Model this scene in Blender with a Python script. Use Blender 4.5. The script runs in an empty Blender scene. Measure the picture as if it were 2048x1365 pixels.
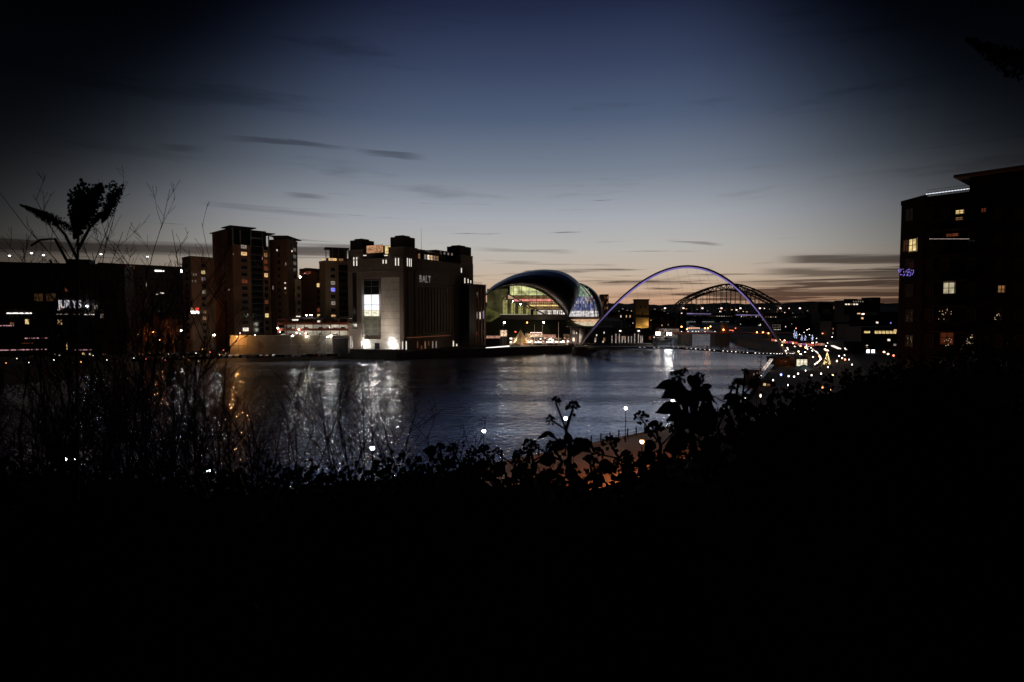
import bpy, math, random
from mathutils import Vector, Matrix, Quaternion
R = math.radians
rnd = random.Random(7)
scn = bpy.context.scene
COL = scn.collection

# ------------------------------------------------------------------ camera
EYE = 25.4                      # metres above the river
FP = 1180.0                     # focal length in pixels of a 2048 px wide frame
PITCH = math.atan(60.5 / FP)
cam_d = bpy.data.cameras.new('camera'); cam = bpy.data.objects.new('camera', cam_d); COL.objects.link(cam)
cam_d.sensor_width = 36.0; cam_d.lens = FP / 2048 * 36.0
cam_d.clip_start = 0.05; cam_d.clip_end = 12000
cam_d.dof.use_dof = True; cam_d.dof.focus_distance = 260; cam_d.dof.aperture_fstop = 6.5
cam.location = (0, 0, EYE); cam.rotation_euler = (math.pi / 2 - PITCH, 0, 0)
scn.camera = cam

# ------------------------------------------------------------------ render / exposure
vs = scn.view_settings
vs.view_transform = 'Standard'; vs.look = 'None'; vs.exposure = 0; vs.gamma = 1; vs.use_curve_mapping = False
cy = scn.cycles
cy.use_denoising = True
cy.max_bounces = 5; cy.diffuse_bounces = 2; cy.glossy_bounces = 3; cy.transparent_max_bounces = 6; cy.transmission_bounces = 2
cy.sample_clamp_indirect = 6.0; cy.caustics_reflective = False; cy.caustics_refractive = False

def ray(px, py):
    f = Vector((0, math.cos(PITCH), -math.sin(PITCH))); u = Vector((0, math.sin(PITCH), math.cos(PITCH)))
    return f + Vector((1, 0, 0)) * ((px - 1024) / FP) + u * ((682.5 - py) / FP)
def at(px, py, D):
    d = ray(px, py); return Vector((0, 0, EYE)) + d * (D / d.y)
def gnd(px, py, z):
    d = ray(px, py); return Vector((0, 0, EYE)) + d * ((z - EYE) / d.z)
def azel(px, py):
    d = ray(px, py).normalized(); return math.degrees(math.atan2(d.x, d.y)), math.degrees(math.asin(d.z))

# ------------------------------------------------------------------ sky (world)
world = bpy.data.worlds.new('World'); scn.world = world; world.use_nodes = True
nt = world.node_tree; nt.nodes.clear()
def nd(t, tree=None, **k):
    n = (tree or nt).nodes.new(t)
    for a, b in k.items(): setattr(n, a, b)
    return n
def mth(op, a, b=None, c=None, tree=None, clamp=False):
    tree = tree or nt
    n = tree.nodes.new('ShaderNodeMath'); n.operation = op; n.use_clamp = clamp
    for i, v in enumerate((a, b, c)):
        if v is None: continue
        if isinstance(v, (int, float)): n.inputs[i].default_value = v
        else: tree.links.new(v, n.inputs[i])
    return n.outputs[0]
def mixc(fac, a, b, mode='MIX', tree=None):
    tree = tree or nt
    n = tree.nodes.new('ShaderNodeMix'); n.data_type = 'RGBA'; n.blend_type = mode
    for s, v in ((n.inputs[0], fac), (n.inputs[6], a), (n.inputs[7], b)):
        if isinstance(v, (int, float)): s.default_value = v
        elif isinstance(v, tuple): s.default_value = v + (1,) if len(v) == 3 else v
        else: tree.links.new(v, s)
    return n.outputs[2]
tc = nd('ShaderNodeTexCoord'); sep = nd('ShaderNodeSeparateXYZ'); nt.links.new(tc.outputs['Generated'], sep.inputs[0])
DEG = 180 / math.pi
el = mth('MULTIPLY', mth('ARCSINE', sep.outputs[2]), DEG)
az = mth('MULTIPLY', mth('ARCTAN2', sep.outputs[0], sep.outputs[1]), DEG)
ramp = nd('ShaderNodeValToRGB'); cr = ramp.color_ramp
stops = [(0, (.46, .24, .15)), (1.2, (.58, .36, .23)), (3, (.56, .44, .33)), (6, (.47, .455, .43)), (8.8, (.37, .39, .43)), (13, (.180, .215, .276)),
         (17.5, (.081, .112, .184)), (22, (.039, .056, .114)), (26.5, (.0150, .0220, .056)), (32, (.006, .009, .025)), (45, (.002, .003, .009))]
while len(cr.elements) < len(stops): cr.elements.new(0.5)
for e, (p, c) in zip(cr.elements, stops): e.position = p / 45; e.color = c + (1,)
nt.links.new(mth('DIVIDE', el, 45, clamp=True), ramp.inputs[0])
da = mth('SUBTRACT', az, 9.0)
elc = mth('MAXIMUM', el, 0.0)
sl = mth('MAXIMUM', mth('SUBTRACT', 40.0, mth('MULTIPLY', mth('SUBTRACT', elc, 6), .70)), 10)
sr = mth('MAXIMUM', mth('SUBTRACT', 26.0, mth('MULTIPLY', mth('SUBTRACT', elc, 3), .56)), 8)
fl = mth('EXPONENT', mth('MULTIPLY', mth('POWER', mth('DIVIDE', mth('MAXIMUM', mth('MULTIPLY', da, -1), 0), sl), 4.6), -1))
fr = mth('EXPONENT', mth('MULTIPLY', mth('POWER', mth('DIVIDE', mth('MAXIMUM', da, 0), sr), 3.0), -1))
fall = mth('ADD', mth('MULTIPLY', fl, fr), .012)  # sunset falloff with lens vignette mixed into the sky colour
sky = mixc(1.0, ramp.outputs[0], fall, 'MULTIPLY')
# cloud streaks
cmb = nd('ShaderNodeCombineXYZ')
nt.links.new(mth('MULTIPLY', az, .065), cmb.inputs[0]); nt.links.new(mth('MULTIPLY', el, 2.1), cmb.inputs[1])
ns = nd('ShaderNodeTexNoise'); ns.inputs['Scale'].default_value = 1.0; ns.inputs['Detail'].default_value = 6; ns.inputs['Roughness'].default_value = .60; ns.inputs['Distortion'].default_value = .6
nt.links.new(cmb.outputs[0], ns.inputs['Vector'])
def smooth(v, a, b):
    n = nd('ShaderNodeMapRange', interpolation_type='SMOOTHSTEP'); n.inputs[1].default_value = a; n.inputs[2].default_value = b
    n.inputs[3].default_value = 0; n.inputs[4].default_value = 1; nt.links.new(v, n.inputs[0]); return n.outputs[0]
lowm = mth('SUBTRACT', 1.0, smooth(el, 2.6, 5.6))
rightm = mth('ADD', .55, mth('MULTIPLY', smooth(az, 5, 28), .6))
thr = mth('SUBTRACT', ns.outputs[0], mth('SUBTRACT', .625, mth('MULTIPLY', mth('MULTIPLY', lowm, rightm), .17)))
cloud = smooth(thr, 0.0, .11)
cloud = mth('MULTIPLY', cloud, mth('SUBTRACT', 1.0, smooth(el, 9, 14)))
# faint high veils
cmb2 = nd('ShaderNodeCombineXYZ')
nt.links.new(mth('MULTIPLY', az, .05), cmb2.inputs[0]); nt.links.new(mth('MULTIPLY', el, .42), cmb2.inputs[1]); cmb2.inputs[2].default_value = 3.1
ns2 = nd('ShaderNodeTexNoise'); ns2.inputs['Scale'].default_value = 1.0; ns2.inputs['Detail'].default_value = 5; ns2.inputs['Roughness'].default_value = .6
nt.links.new(cmb2.outputs[0], ns2.inputs['Vector'])
veil = mth('MULTIPLY', mth('MULTIPLY', smooth(ns2.outputs[0], .56, .74), smooth(el, 7, 10)), .32)
edge = mth('MULTIPLY', mth('SUBTRACT', ns.outputs[0], .5), 1.2)
def band(x0, y0, x1, y1, half, amount, soft=4.0):
    a0, e0 = azel(x0, y0); a1, e1 = azel(x1, y1)
    k = (e1 - e0) / (a1 - a0)
    ec = mth('ADD', mth('MULTIPLY', mth('SUBTRACT', az, a0), k), e0)
    dist = mth('ABSOLUTE', mth('ADD', mth('SUBTRACT', el, ec), edge))
    inner = mth('SUBTRACT', 1.0, smooth(dist, half * .35, half * 1.25))
    w = mth('MULTIPLY', smooth(az, a0 - soft * .1, a0 + soft), mth('SUBTRACT', 1.0, smooth(az, a1 - soft, a1 + soft * .1)))
    return mth('MULTIPLY', mth('MULTIPLY', inner, w), amount)
bands = [band(-700, 462, 800, 500, .62, .9, 6), band(1545, 519, 2500, 508, .36, .9, 3), band(425, 274, 720, 298, .20, .5, 5), band(700, 300, 860, 316, .26, .5, 3),
         band(560, 388, 665, 398, .34, .42, 2), band(1330, 483, 1450, 492, .14, .5, 1.5), band(940, 497, 1160, 505, .22, .35, 3),
         band(380, 403, 700, 434, .28, .25, 4), band(1500, 548, 2400, 545, .38, .8, 4), band(1440, 568, 2400, 572, .34, .5, 5), band(1500, 586, 2400, 592, .4, .7, 5),
         band(950, 520, 1240, 534, .1, .3, 2), band(300, 292, 420, 300, .3, .3, 2), band(1150, 566, 1420, 566, .35, .45, 4), band(1200, 592, 1380, 590, .3, .5, 4)]
tot = cloud
for b in bands: tot = mth('MAXIMUM', tot, b)
tot = mth('MAXIMUM', tot, veil)
cloudcol = mixc(1.0, sky, (.14, .115, .12), 'MULTIPLY')
fin = mixc(mth('MULTIPLY', tot, .92), sky, cloudcol)
bel = smooth(el, -.6, 0)
fin = mixc(bel, (.002, .002, .003), fin)
bg = nd('ShaderNodeBackground'); nt.links.new(fin, bg.inputs[0]); bg.inputs[1].default_value = 1.0
wo = nd('ShaderNodeOutputWorld'); nt.links.new(bg.outputs[0], wo.inputs[0])

# ------------------------------------------------------------------ materials
MATS = {}
def mat(name, col, rough=.7, metal=0.0, var=.25, scale=.6, bump=0.0, spec=None, bscale=None):
    if name in MATS: return MATS[name]
    m = bpy.data.materials.new(name); m.use_nodes = True; t = m.node_tree; b = t.nodes['Principled BSDF']
    b.inputs['Roughness'].default_value = rough; b.inputs['Metallic'].default_value = metal
    if spec is not None: b.inputs['Specular IOR Level'].default_value = spec
    g = t.nodes.new('ShaderNodeTexCoord'); n = t.nodes.new('ShaderNodeTexNoise'); n.inputs['Scale'].default_value = scale; n.inputs['Detail'].default_value = 5
    n.inputs['Roughness'].default_value = .65
    t.links.new(g.outputs['Object'], n.inputs['Vector'])
    lo = tuple(c * (1 - var) for c in col); hi = tuple(min(1, c * (1 + var)) for c in col)
    c = mixc(n.outputs[0], lo, hi, tree=t); t.links.new(c, b.inputs['Base Color'])
    if bump:
        n2 = t.nodes.new('ShaderNodeTexNoise'); n2.inputs['Scale'].default_value = bscale or scale * 8; t.links.new(g.outputs['Object'], n2.inputs['Vector'])
        bp = t.nodes.new('ShaderNodeBump'); bp.inputs['Strength'].default_value = bump; t.links.new(n2.outputs[0], bp.inputs['Height']); t.links.new(bp.outputs[0], b.inputs['Normal'])
    MATS[name] = m; return m
def emi(name, col, st, var=0.0, scale=1.5, base=(.02, .02, .02)):
    if name in MATS: return MATS[name]
    m = bpy.data.materials.new(name); m.use_nodes = True; t = m.node_tree; b = t.nodes['Principled BSDF']
    b.inputs['Base Color'].default_value = base + (1,); b.inputs['Roughness'].default_value = .4
    b.inputs['Emission Color'].default_value = col + (1,); b.inputs['Emission Strength'].default_value = st
    if var:
        g = t.nodes.new('ShaderNodeTexCoord'); n = t.nodes.new('ShaderNodeTexNoise'); n.inputs['Scale'].default_value = scale; n.inputs['Detail'].default_value = 4
        t.links.new(g.outputs['Object'], n.inputs['Vector'])
        r = t.nodes.new('ShaderNodeMapRange'); r.inputs[1].default_value = .35; r.inputs[2].default_value = .65; r.inputs[3].default_value = st * (1 - var); r.inputs[4].default_value = st * (1 + var)
        t.links.new(n.outputs[0], r.inputs[0]); t.links.new(r.outputs[0], b.inputs['Emission Strength'])
    MATS[name] = m; return m

M_brick = mat('brick_brown', (.30, .17, .11), .85, bump=.2)
M_buff = mat('buff_brick', (.42, .31, .21), .85, bump=.2)
M_dark = mat('dark_cladding', (.06, .05, .05), .7)
M_conc = mat('concrete', (.33, .31, .29), .85, bump=.15)
M_white = mat('white_render', (.66, .63, .59), .7, var=.35, scale=.35)
M_glass = mat('dark_glass', (.02, .022, .026), .12, var=.1)
M_frame = mat('window_frame', (.25, .24, .23), .5)
M_steel = mat('dark_steel', (.05, .055, .06), .45, .6)
M_paint = mat('bridge_paint', (.20, .25, .22), .5, .1)
M_black = mat('black_iron', (.025, .025, .027), .5, .5)
M_roof = mat('roof_felt', (.06, .06, .065), .8)
M_shell = mat('steel_shell', (.22, .23, .25), .32, .9, var=.12, scale=.2)
M_redbr = mat('red_cladding', (.40, .10, .05), .7)
M_asph = mat('asphalt', (.05, .05, .052), .85, bump=.2)
M_pave = mat('paving', (.20, .17, .15), .8, bump=.3, scale=.35, bscale=3)
M_stone = mat('quay_stone', (.20, .18, .16), .9, bump=.5, scale=.4, bscale=2)
M_soil = mat('hill_soil', (.045, .038, .028), .95, bump=.4)
M_grass = mat('rough_grass', (.045, .055, .028), .95, bump=.6, bscale=3)
M_bark = mat('bark', (.085, .06, .045), .9, bump=.3, scale=4)
M_twig = mat('twig_bark', (.11, .055, .04), .8, scale=5)
M_leaf = mat('ivy_leaf', (.07, .08, .04), .45, var=.55, scale=3)
M_leaf2 = mat('ivy_leaf_brown_lit', (.26, .10, .05), .5, var=.5, scale=3)  # brown, lifted so the leaves carry a street lamp tint
M_leaf3 = mat('ivy_leaf_yellow', (.16, .13, .03), .5, var=.4, scale=3)
M_seed = mat('seed_head', (.035, .028, .022), .95, scale=20)
M_berry = mat('ivy_berry', (.03, .03, .03), .6, scale=20)
M_tile = mat('roof_tile', (.10, .07, .06), .85)
M_canvas = mat('tent_canvas', (.62, .45, .28), .8)
M_wcanvas = mat('white_canvas', (.7, .72, .72), .8)
M_cloth = mat('dark_clothes', (.03, .03, .035), .9)
M_tyre = mat('tyre', (.02, .02, .02), .85)

E_warm = emi('lit_warm', (1, .60, .28), .75, .6, 1.1)
E_warm2 = emi('lit_warm_dim', (1, .5, .22), .2, .6, 1.1)
E_white = emi('lit_white', (1, .88, .74), 1.0, .5, 1.1)
E_dimw = emi('lit_white_dim', (1, .82, .7), .2, .6, 1.3)
E_red = emi('lit_red_dim', (1, .25, .1), .10, .6, 1.2)
E_pink = emi('lit_pink', (1, .45, .55), .9, .6, 1.2)
E_blue = emi('lit_blue', (.25, .25, 1), 1.0, .6, 1.2)
E_purp = emi('purple_strip', (.45, .33, 1), .9, .3, .3)
E_yell = emi('lit_yellow', (1, .72, .30), .8, .45, 1.2)
E_slit = emi('lit_slit', (1, .93, .80), 1.0)
E_lampw = emi('lamp_white', (1, .95, .85), 110)
E_lampc = emi('lamp_cool', (.92, .97, 1), 30)
E_lampo = emi('lamp_sodium', (1, .40, .12), 9)
E_lampp = emi('lamp_pinkish', (1, .66, .58), 3)
E_lampr = emi('lamp_red', (1, .14, .06), 4)
E_flood = emi('flood_white', (1, .96, .9), 420)
E_stripw = emi('strip_white', (1, .95, .88), 3.0)
E_stripp = emi('strip_pink', (1, .5, .55), .55, .4, 2)
E_bead = emi('bead_white', (1, .90, .82), 3.2)
E_beado = emi('bead_orange', (1, .45, .2), 2.5)
E_beadb = emi('bead_blue', (.35, .4, 1), 3)
E_gold = emi('bead_gold', (1, .7, .3), 4)

# ------------------------------------------------------------------ geometry helpers
class G:
    def __init__(s): s.v = []; s.f = []; s.m = []; s.sm = False
    def add(s, vs_, fs_, m=0):
        o = len(s.v); s.v += [tuple(v) for v in vs_]
        for f in fs_: s.f.append(tuple(i + o for i in f)); s.m.append(m)
    def box(s, x0, y0, z0, x1, y1, z1, m=0):
        s.add([(x0, y0, z0), (x1, y0, z0), (x1, y1, z0), (x0, y1, z0), (x0, y0, z1), (x1, y0, z1), (x1, y1, z1), (x0, y1, z1)],
              [(3, 2, 1, 0), (4, 5, 6, 7), (0, 1, 5, 4), (1, 2, 6, 5), (2, 3, 7, 6), (3, 0, 4, 7)], m); return s
    def prism(s, poly, z0, z1, m=0, top=None):
        n = len(poly)
        if sum(poly[i][0] * poly[(i + 1) % n][1] - poly[(i + 1) % n][0] * poly[i][1] for i in range(n)) < 0: poly = poly[::-1]; z1 = z1[::-1] if isinstance(z1, list) else z1
        zt = z1 if isinstance(z1, list) else [z1] * n
        s.add([(p[0], p[1], z0) for p in poly] + [(p[0], p[1], z) for p, z in zip(poly, zt)],
              [tuple(range(n))[::-1], tuple(range(n, 2 * n))] + [(i, (i + 1) % n, (i + 1) % n + n, i + n) for i in range(n)], m); return s
    def beam(s, p, q, w, h=None, m=0):
        p = Vector(p); q = Vector(q); h = h or w; d = (q - p)
        if d.length < 1e-6: return s
        d.normalize(); up = Vector((0, 0, 1)) if abs(d.z) < .95 else Vector((0, 1, 0))
        a = d.cross(up).normalized() * (w / 2); b = a.cross(d).normalized() * (h / 2)
        s.add([p - a - b, p + a - b, p + a + b, p - a + b, q - a - b, q + a - b, q + a + b, q - a + b],
              [(0, 1, 2, 3), (7, 6, 5, 4), (1, 0, 4, 5), (2, 1, 5, 6), (3, 2, 6, 7), (0, 3, 7, 4)], m); return s
    def tube(s, pts, rad, n=6, m=0, cap=True):
        pts = [Vector(p) for p in pts]
        if not isinstance(rad, (list, tuple)): rad = [rad] * len(pts)
        o = len(s.v); prev = None
        for i, p in enumerate(pts):
            d = (pts[min(i + 1, len(pts) - 1)] - pts[max(i - 1, 0)])
            d = d.normalized() if d.length > 1e-9 else Vector((0, 0, 1))
            if prev is None: a = d.cross(Vector((0, 0, 1)) if abs(d.z) < .9 else Vector((0, 1, 0))).normalized()
            else: a = (prev - d * prev.dot(d)); a = a.normalized() if a.length > 1e-6 else prev
            prev = a; b = d.cross(a)
            for k in range(n):
                t = 2 * math.pi * k / n; s.v.append(tuple(p + (a * math.cos(t) + b * math.sin(t)) * rad[i]))
        for i in range(len(pts) - 1):
            for k in range(n):
                k2 = (k + 1) % n; s.f.append((o + i * n + k, o + i * n + k2, o + (i + 1) * n + k2, o + (i + 1) * n + k)); s.m.append(m)
        if cap:
            s.f.append(tuple(o + k for k in range(n))[::-1]); s.m.append(m)
            s.f.append(tuple(o + (len(pts) - 1) * n + k for k in range(n))); s.m.append(m)
        return s
    def ball(s, c, r, m=0, seg=6, rings=4, sz=1.0):
        c = Vector(c); vs_ = [c + Vector((0, 0, -r * sz))]
        for i in range(1, rings):
            t = math.pi * i / rings - math.pi / 2
            for k in range(seg):
                a = 2 * math.pi * k / seg; vs_.append(c + Vector((math.cos(t) * math.cos(a) * r, math.cos(t) * math.sin(a) * r, math.sin(t) * r * sz)))
        vs_.append(c + Vector((0, 0, r * sz))); fs = []
        for k in range(seg): fs.append((0, 1 + (k + 1) % seg, 1 + k))
        for i in range(rings - 2):
            for k in range(seg):
                a = 1 + i * seg; b = a + seg; fs.append((a + k, a + (k + 1) % seg, b + (k + 1) % seg, b + k))
        a = 1 + (rings - 2) * seg
        for k in range(seg): fs.append((a + k, a + (k + 1) % seg, len(vs_) - 1))
        s.add(vs_, fs, m); return s
    def mesh(s, name, mats):
        me = bpy.data.meshes.new(name); me.from_pydata(s.v, [], s.f)
        for m in (mats if isinstance(mats, (list, tuple)) else [mats]): me.materials.append(m)
        me.polygons.foreach_set('material_index', s.m)
        if s.sm: me.polygons.foreach_set('use_smooth', [True] * len(s.f))
        me.update(); return me

def tag(o, label=None, cat=None, group=None, kind=None):
    if label: o['label'] = label
    if cat: o['category'] = cat
    if group: o['group'] = group
    if kind: o['kind'] = kind
    return o
def thing(name, label, cat, loc=(0, 0, 0), group=None):
    o = bpy.data.objects.new(name, None); o.empty_display_size = .3; o.location = loc; COL.objects.link(o)
    return tag(o, label, cat, group)
def link(o, parent):
    COL.objects.link(o)
    if parent is not None:
        o.parent = parent
        if parent.type == 'EMPTY': o.matrix_parent_inverse = Matrix.Translation(parent.location).inverted()
    return o
def part(name, g, mats, parent=None, label=None):
    o = bpy.data.objects.new(name, g.mesh(name, mats)); link(o, parent)
    if label: o['label'] = label
    return o
def struct(name, g, mats, kind='structure', parent=None):
    o = part(name, g, mats, parent); o['kind'] = kind; return o
def inst(name, me, parent, loc, rz=0, scale=None, label=None):
    o = bpy.data.objects.new(name, me); o.location = loc; o.rotation_euler = (0, 0, rz)
    if scale: o.scale = scale
    link(o, parent)
    if label: o['label'] = label
    return o
def copy_tree(o, parent=None):
    c = o.copy(); COL.objects.link(c)
    if parent is not None: c.parent = parent
    for ch in o.children: copy_tree(ch, c)
    return c
def place(proto, first, loc, rz, label, group=None, sc=1.0):
    o = proto if first else copy_tree(proto)
    o.location = loc; o.rotation_euler = (0, 0, rz); o.scale = (sc, sc, sc)
    o['label'] = label
    if group: o['group'] = group
    return o
ORD = ['first', 'second', 'third', 'fourth', 'fifth', 'sixth', 'seventh', 'eighth', 'ninth', 'tenth', 'eleventh', 'twelfth', 'thirteenth', 'fourteenth',
       'fifteenth', 'sixteenth', 'seventeenth', 'eighteenth', 'nineteenth', 'twentieth', 'twenty-first', 'twenty-second', 'twenty-third', 'twenty-fourth',
       'twenty-fifth', 'twenty-sixth', 'twenty-seventh', 'twenty-eighth', 'twenty-ninth', 'thirtieth']
def light(name, loc, col, watt, parent=None, rad=.25, spot=None, rot=None, blend=.6):
    l = bpy.data.lights.new(name, 'SPOT' if spot else 'POINT'); l.energy = watt; l.color = col; l.shadow_soft_size = rad
    if spot: l.spot_size = R(spot); l.spot_blend = blend
    o = bpy.data.objects.new(name, l); o.location = loc
    if rot is not None: o.rotation_mode = 'QUATERNION'; o.rotation_quaternion = Vector(rot).to_track_quat('-Z', 'Y')
    link(o, parent); return o

# facades -----------------------------------------------------------------
class Fac:
    """A vertical facade from A (left) to B (right), seen from the river."""
    def __init__(s, A, B):
        s.A = Vector((A[0], A[1])); s.B = Vector((B[0], B[1])); d = s.B - s.A; s.L = d.length; s.t = d / s.L
        s.n = Vector((s.t.y, -s.t.x)); s.rz = math.atan2(s.t.y, s.t.x)
    def uz(s, px, py):
        d = ray(px, py)
        den = d.x * s.n.x + d.y * s.n.y; k = (s.A.x * s.n.x + s.A.y * s.n.y) / den
        p = Vector((0, 0, EYE)) + d * k
        return (Vector((p.x, p.y)) - s.A).dot(s.t), p.z
    def pt(s, u, z, out=0):
        p = s.A + s.t * u + s.n * out; return Vector((p.x, p.y, z))
    def slab(s, g, u0, u1, z0, z1, o0, o1, m=0):
        P = [s.pt(u0, 0, o1), s.pt(u1, 0, o1), s.pt(u1, 0, o0), s.pt(u0, 0, o0)]
        g.prism([(p.x, p.y) for p in P], z0, z1, m); return g
def letters(text, F, parent, u0, z, u1, h, m, out=.2, bold=.0, name='letter'):
    adv = []; objs = []
    for ch in text:
        if ch == ' ': adv.append(.32); objs.append(None); continue
        c = bpy.data.curves.new('glyph', 'FONT'); c.body = ch; c.size = 1; c.extrude = .03; c.offset = bold; tmp = bpy.data.objects.new('glyph', c)
        me = bpy.data.meshes.new_from_object(tmp); bpy.data.objects.remove(tmp); xs_ = [v.co.x for v in me.vertices]; a0 = min(xs_)
        for v in me.vertices: v.co.x -= a0
        adv.append(max(xs_) - a0 + .09); me.materials.clear(); me.materials.append(m[0] if len(objs) < m[2] else m[1]); objs.append(me)
    k = (u1 - u0) / sum(adv); u = u0
    for a, me in zip(adv, objs):
        if me is not None:
            o = bpy.data.objects.new(name, me); o.location = F.pt(u, z, out); o.rotation_euler = (math.pi / 2, 0, F.rz); o.scale = (k, h / .73, 1); link(o, parent)
        u += a * k
WM = {}
FRAME_NOW = [None]
def winmesh(w, h, pane, nx=1, nz=1, frame=None):
    if FRAME_NOW[0]: frame = FRAME_NOW[0]
    key = (round(w, 1), round(h, 1), pane.name, nx, nz, frame)
    if key in WM: return WM[key]
    w, h = max(key[0], .2), max(key[1], .2); t = min(.09, w * .12, h * .12); g = G()
    g.box(0, -.02, 0, w, 0.0, h, 1)
    g.box(0, -.07, 0, t, -.021, h); g.box(w - t, -.07, 0, w, -.021, h)
    g.box(t, -.07, 0, w - t, -.021, t); g.box(t, -.07, h - t, w - t, -.021, h)
    for i in range(1, nx): x = w * i / nx; g.box(x - t * .4, -.06, t, x + t * .4, -.022, h - t)
    for i in range(1, nz): z = h * i / nz; g.box(t, -.058, z - t * .4, w - t, -.023, z + t * .4)
    WM[key] = g.mesh('window', [frame or M_frame, pane]); return WM[key]
def win(parent, F, u, z, w, h, pane=None, nx=1, nz=1, name='window', out=.02, frame=None):
    return inst(name, winmesh(w, h, pane or M_glass, nx, nz, frame), parent, F.pt(u, z, out), F.rz)
def pwin(parent, F, x0, y0, x1, y1, pane, nx=1, nz=1, name='window', out=.02):
    u0, zt = F.uz(x0, y0); u1, _ = F.uz(x1, y0); _, zb = F.uz(x0, y1)
    return win(parent, F, u0, zb, abs(u1 - u0), zt - zb, pane, nx, nz, name, out)
def P2(px, D): p = at(px, 622, D); return (p.x, p.y)
def zat(py, D): return at(1024, py, D).z

# ------------------------------------------------------------------ setting: water, land, hills
def water_mat():
    m = bpy.data.materials.new('river_water'); m.use_nodes = True; t = m.node_tree; b = t.nodes['Principled BSDF']
    b.inputs['Base Color'].default_value = (.52, .64, .92, 1); b.inputs['Metallic'].default_value = .60; b.inputs['Roughness'].default_value = .04; b.inputs['IOR'].default_value = 2.0
    g = t.nodes.new('ShaderNodeTexCoord')
    def nz(sc, detail, sx, sy, rot=0, ntype=None):
        mp = t.nodes.new('ShaderNodeMapping'); mp.inputs['Scale'].default_value = (sx, sy, 1); mp.inputs['Rotation'].default_value = (0, 0, rot)
        t.links.new(g.outputs['Object'], mp.inputs[0])
        n = t.nodes.new('ShaderNodeTexNoise'); n.inputs['Scale'].default_value = sc; n.inputs['Detail'].default_value = detail; n.inputs['Roughness'].default_value = .55
        t.links.new(mp.outputs[0], n.inputs['Vector']); return n.outputs[0]
    w1 = nz(.40, 2, .75, 1.3, R(8)); w2 = nz(.95, 2, .8, 1.25, R(-14)); w3 = nz(3.2, 2, .9, 1.1, R(5))
    a = mth('MULTIPLY', w1, 1.0, tree=t); bb = mth('MULTIPLY', w2, .5, tree=t); c = mth('MULTIPLY', w3, .11, tree=t)
    h = mth('ADD', mth('ADD', a, bb, tree=t), c, tree=t)
    # calmer and rougher lanes drawn out across the river
    lane = nz(.035, 3, .22, 1.5, R(-10))
    r = t.nodes.new('ShaderNodeMapRange'); r.inputs[1].default_value = .38; r.inputs[2].default_value = .62; r.inputs[3].default_value = .30; r.inputs[4].default_value = .95
    t.links.new(lane, r.inputs[0])
    bp = t.nodes.new('ShaderNodeBump'); bp.inputs['Distance'].default_value = .58; t.links.new(h, bp.inputs['Height']); t.links.new(r.outputs[0], bp.inputs['Strength'])
    t.links.new(bp.outputs[0], b.inputs['Normal'])
    return m
g = G(); g.add([(-1500, -50, 0), (3000, -50, 0), (3000, 3500, 0), (-1500, 3500, 0)], [(0, 1, 2, 3)])
struct('water', g, water_mat())

# near (north) bank: quay edge polyline, promenade behind it, slope up to the camera
EDGE = [(-120, -18), (-60, 35), (-31.5, 59.5), (-17.5, 69.5), (-5, 79.5), (6.5, 88.5), (17.2, 97.5), (27, 105.5), (45, 124), (54, 136), (72, 171), (108, 240), (134, 290), (146, 312), (158, 360), (168, 430), (200, 560), (260, 760), (330, 1100)]
def edge_dist(x, y):
    best = 1e9; sgn = 1
    for (ax, ay), (bx, by) in zip(EDGE, EDGE[1:]):
        dx, dy = bx - ax, by - ay; L2 = dx * dx + dy * dy; k = max(0, min(1, ((x - ax) * dx + (y - ay) * dy) / L2))
        qx, qy = ax + dx * k, ay + dy * k; d = math.hypot(x - qx, y - qy)
        if d < best: best = d; sgn = 1 if (dx * (y - ay) - dy * (x - ax)) < 0 else -1
    return best * sgn
def hill_z(x, y):
    d = edge_dist(x, y)
    if y > 150: return 4 + max(0, min(26, (d - 60) * .22))
    return 4 + max(0, min(19.6, (d - 24) * .5))
# promenade sheet with quay wall
g = G()
inner = []
for i, (x, y) in enumerate(EDGE):
    x0, y0 = EDGE[max(0, i - 1)]; x1, y1 = EDGE[min(len(EDGE) - 1, i + 1)]; d = Vector((x1 - x0, y1 - y0)).normalized()
    inner.append((x + d.y * 30, y - d.x * 30))
for i in range(len(EDGE) - 1):
    a, b, c, d = EDGE[i], EDGE[i + 1], inner[i + 1], inner[i]
    g.add([(a[0], a[1], 4), (b[0], b[1], 4), (c[0], c[1], 4), (d[0], d[1], 4)], [(0, 3, 2, 1)])
struct('promenade', g, M_pave)
g = G()
for i in range(len(EDGE) - 1):
    a, b = Vector(EDGE[i]), Vector(EDGE[i + 1]); d = (b - a).normalized(); n = Vector((d.y, -d.x)); g.prism([tuple(a - n * .3), tuple(b - n * .3), tuple(b + n * .6), tuple(a + n * .6)], -2, 3.99 + .15)
struct('quay_wall', g, M_stone)
# hillside grid
g = G(); NX, NY = 90, 90
xs = [-75 + 395 * (i / NX) for i in range(NX + 1)]; ys = [-14 + 190 * (j / NY) ** 1.2 for j in range(NY + 1)]
idx = {}
for j, y in enumerate(ys):
    for i, x in enumerate(xs):
        idx[i, j] = len(g.v); z = hill_z(x, y) + (rnd.uniform(-.15, .15) if edge_dist(x, y) > 25 else 0)
        g.v.append((x, y, z - .01))
for j in range(NY):
    for i in range(NX):
        cx_, cy_ = (xs[i] + xs[i + 1]) / 2, (ys[j] + ys[j + 1]) / 2
        if edge_dist(cx_, cy_) > 22: g.f.append((idx[i, j], idx[i + 1, j], idx[i + 1, j + 1], idx[i, j + 1])); g.m.append(0)
g.sm = True
struct('hillside', g, M_soil)
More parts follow.
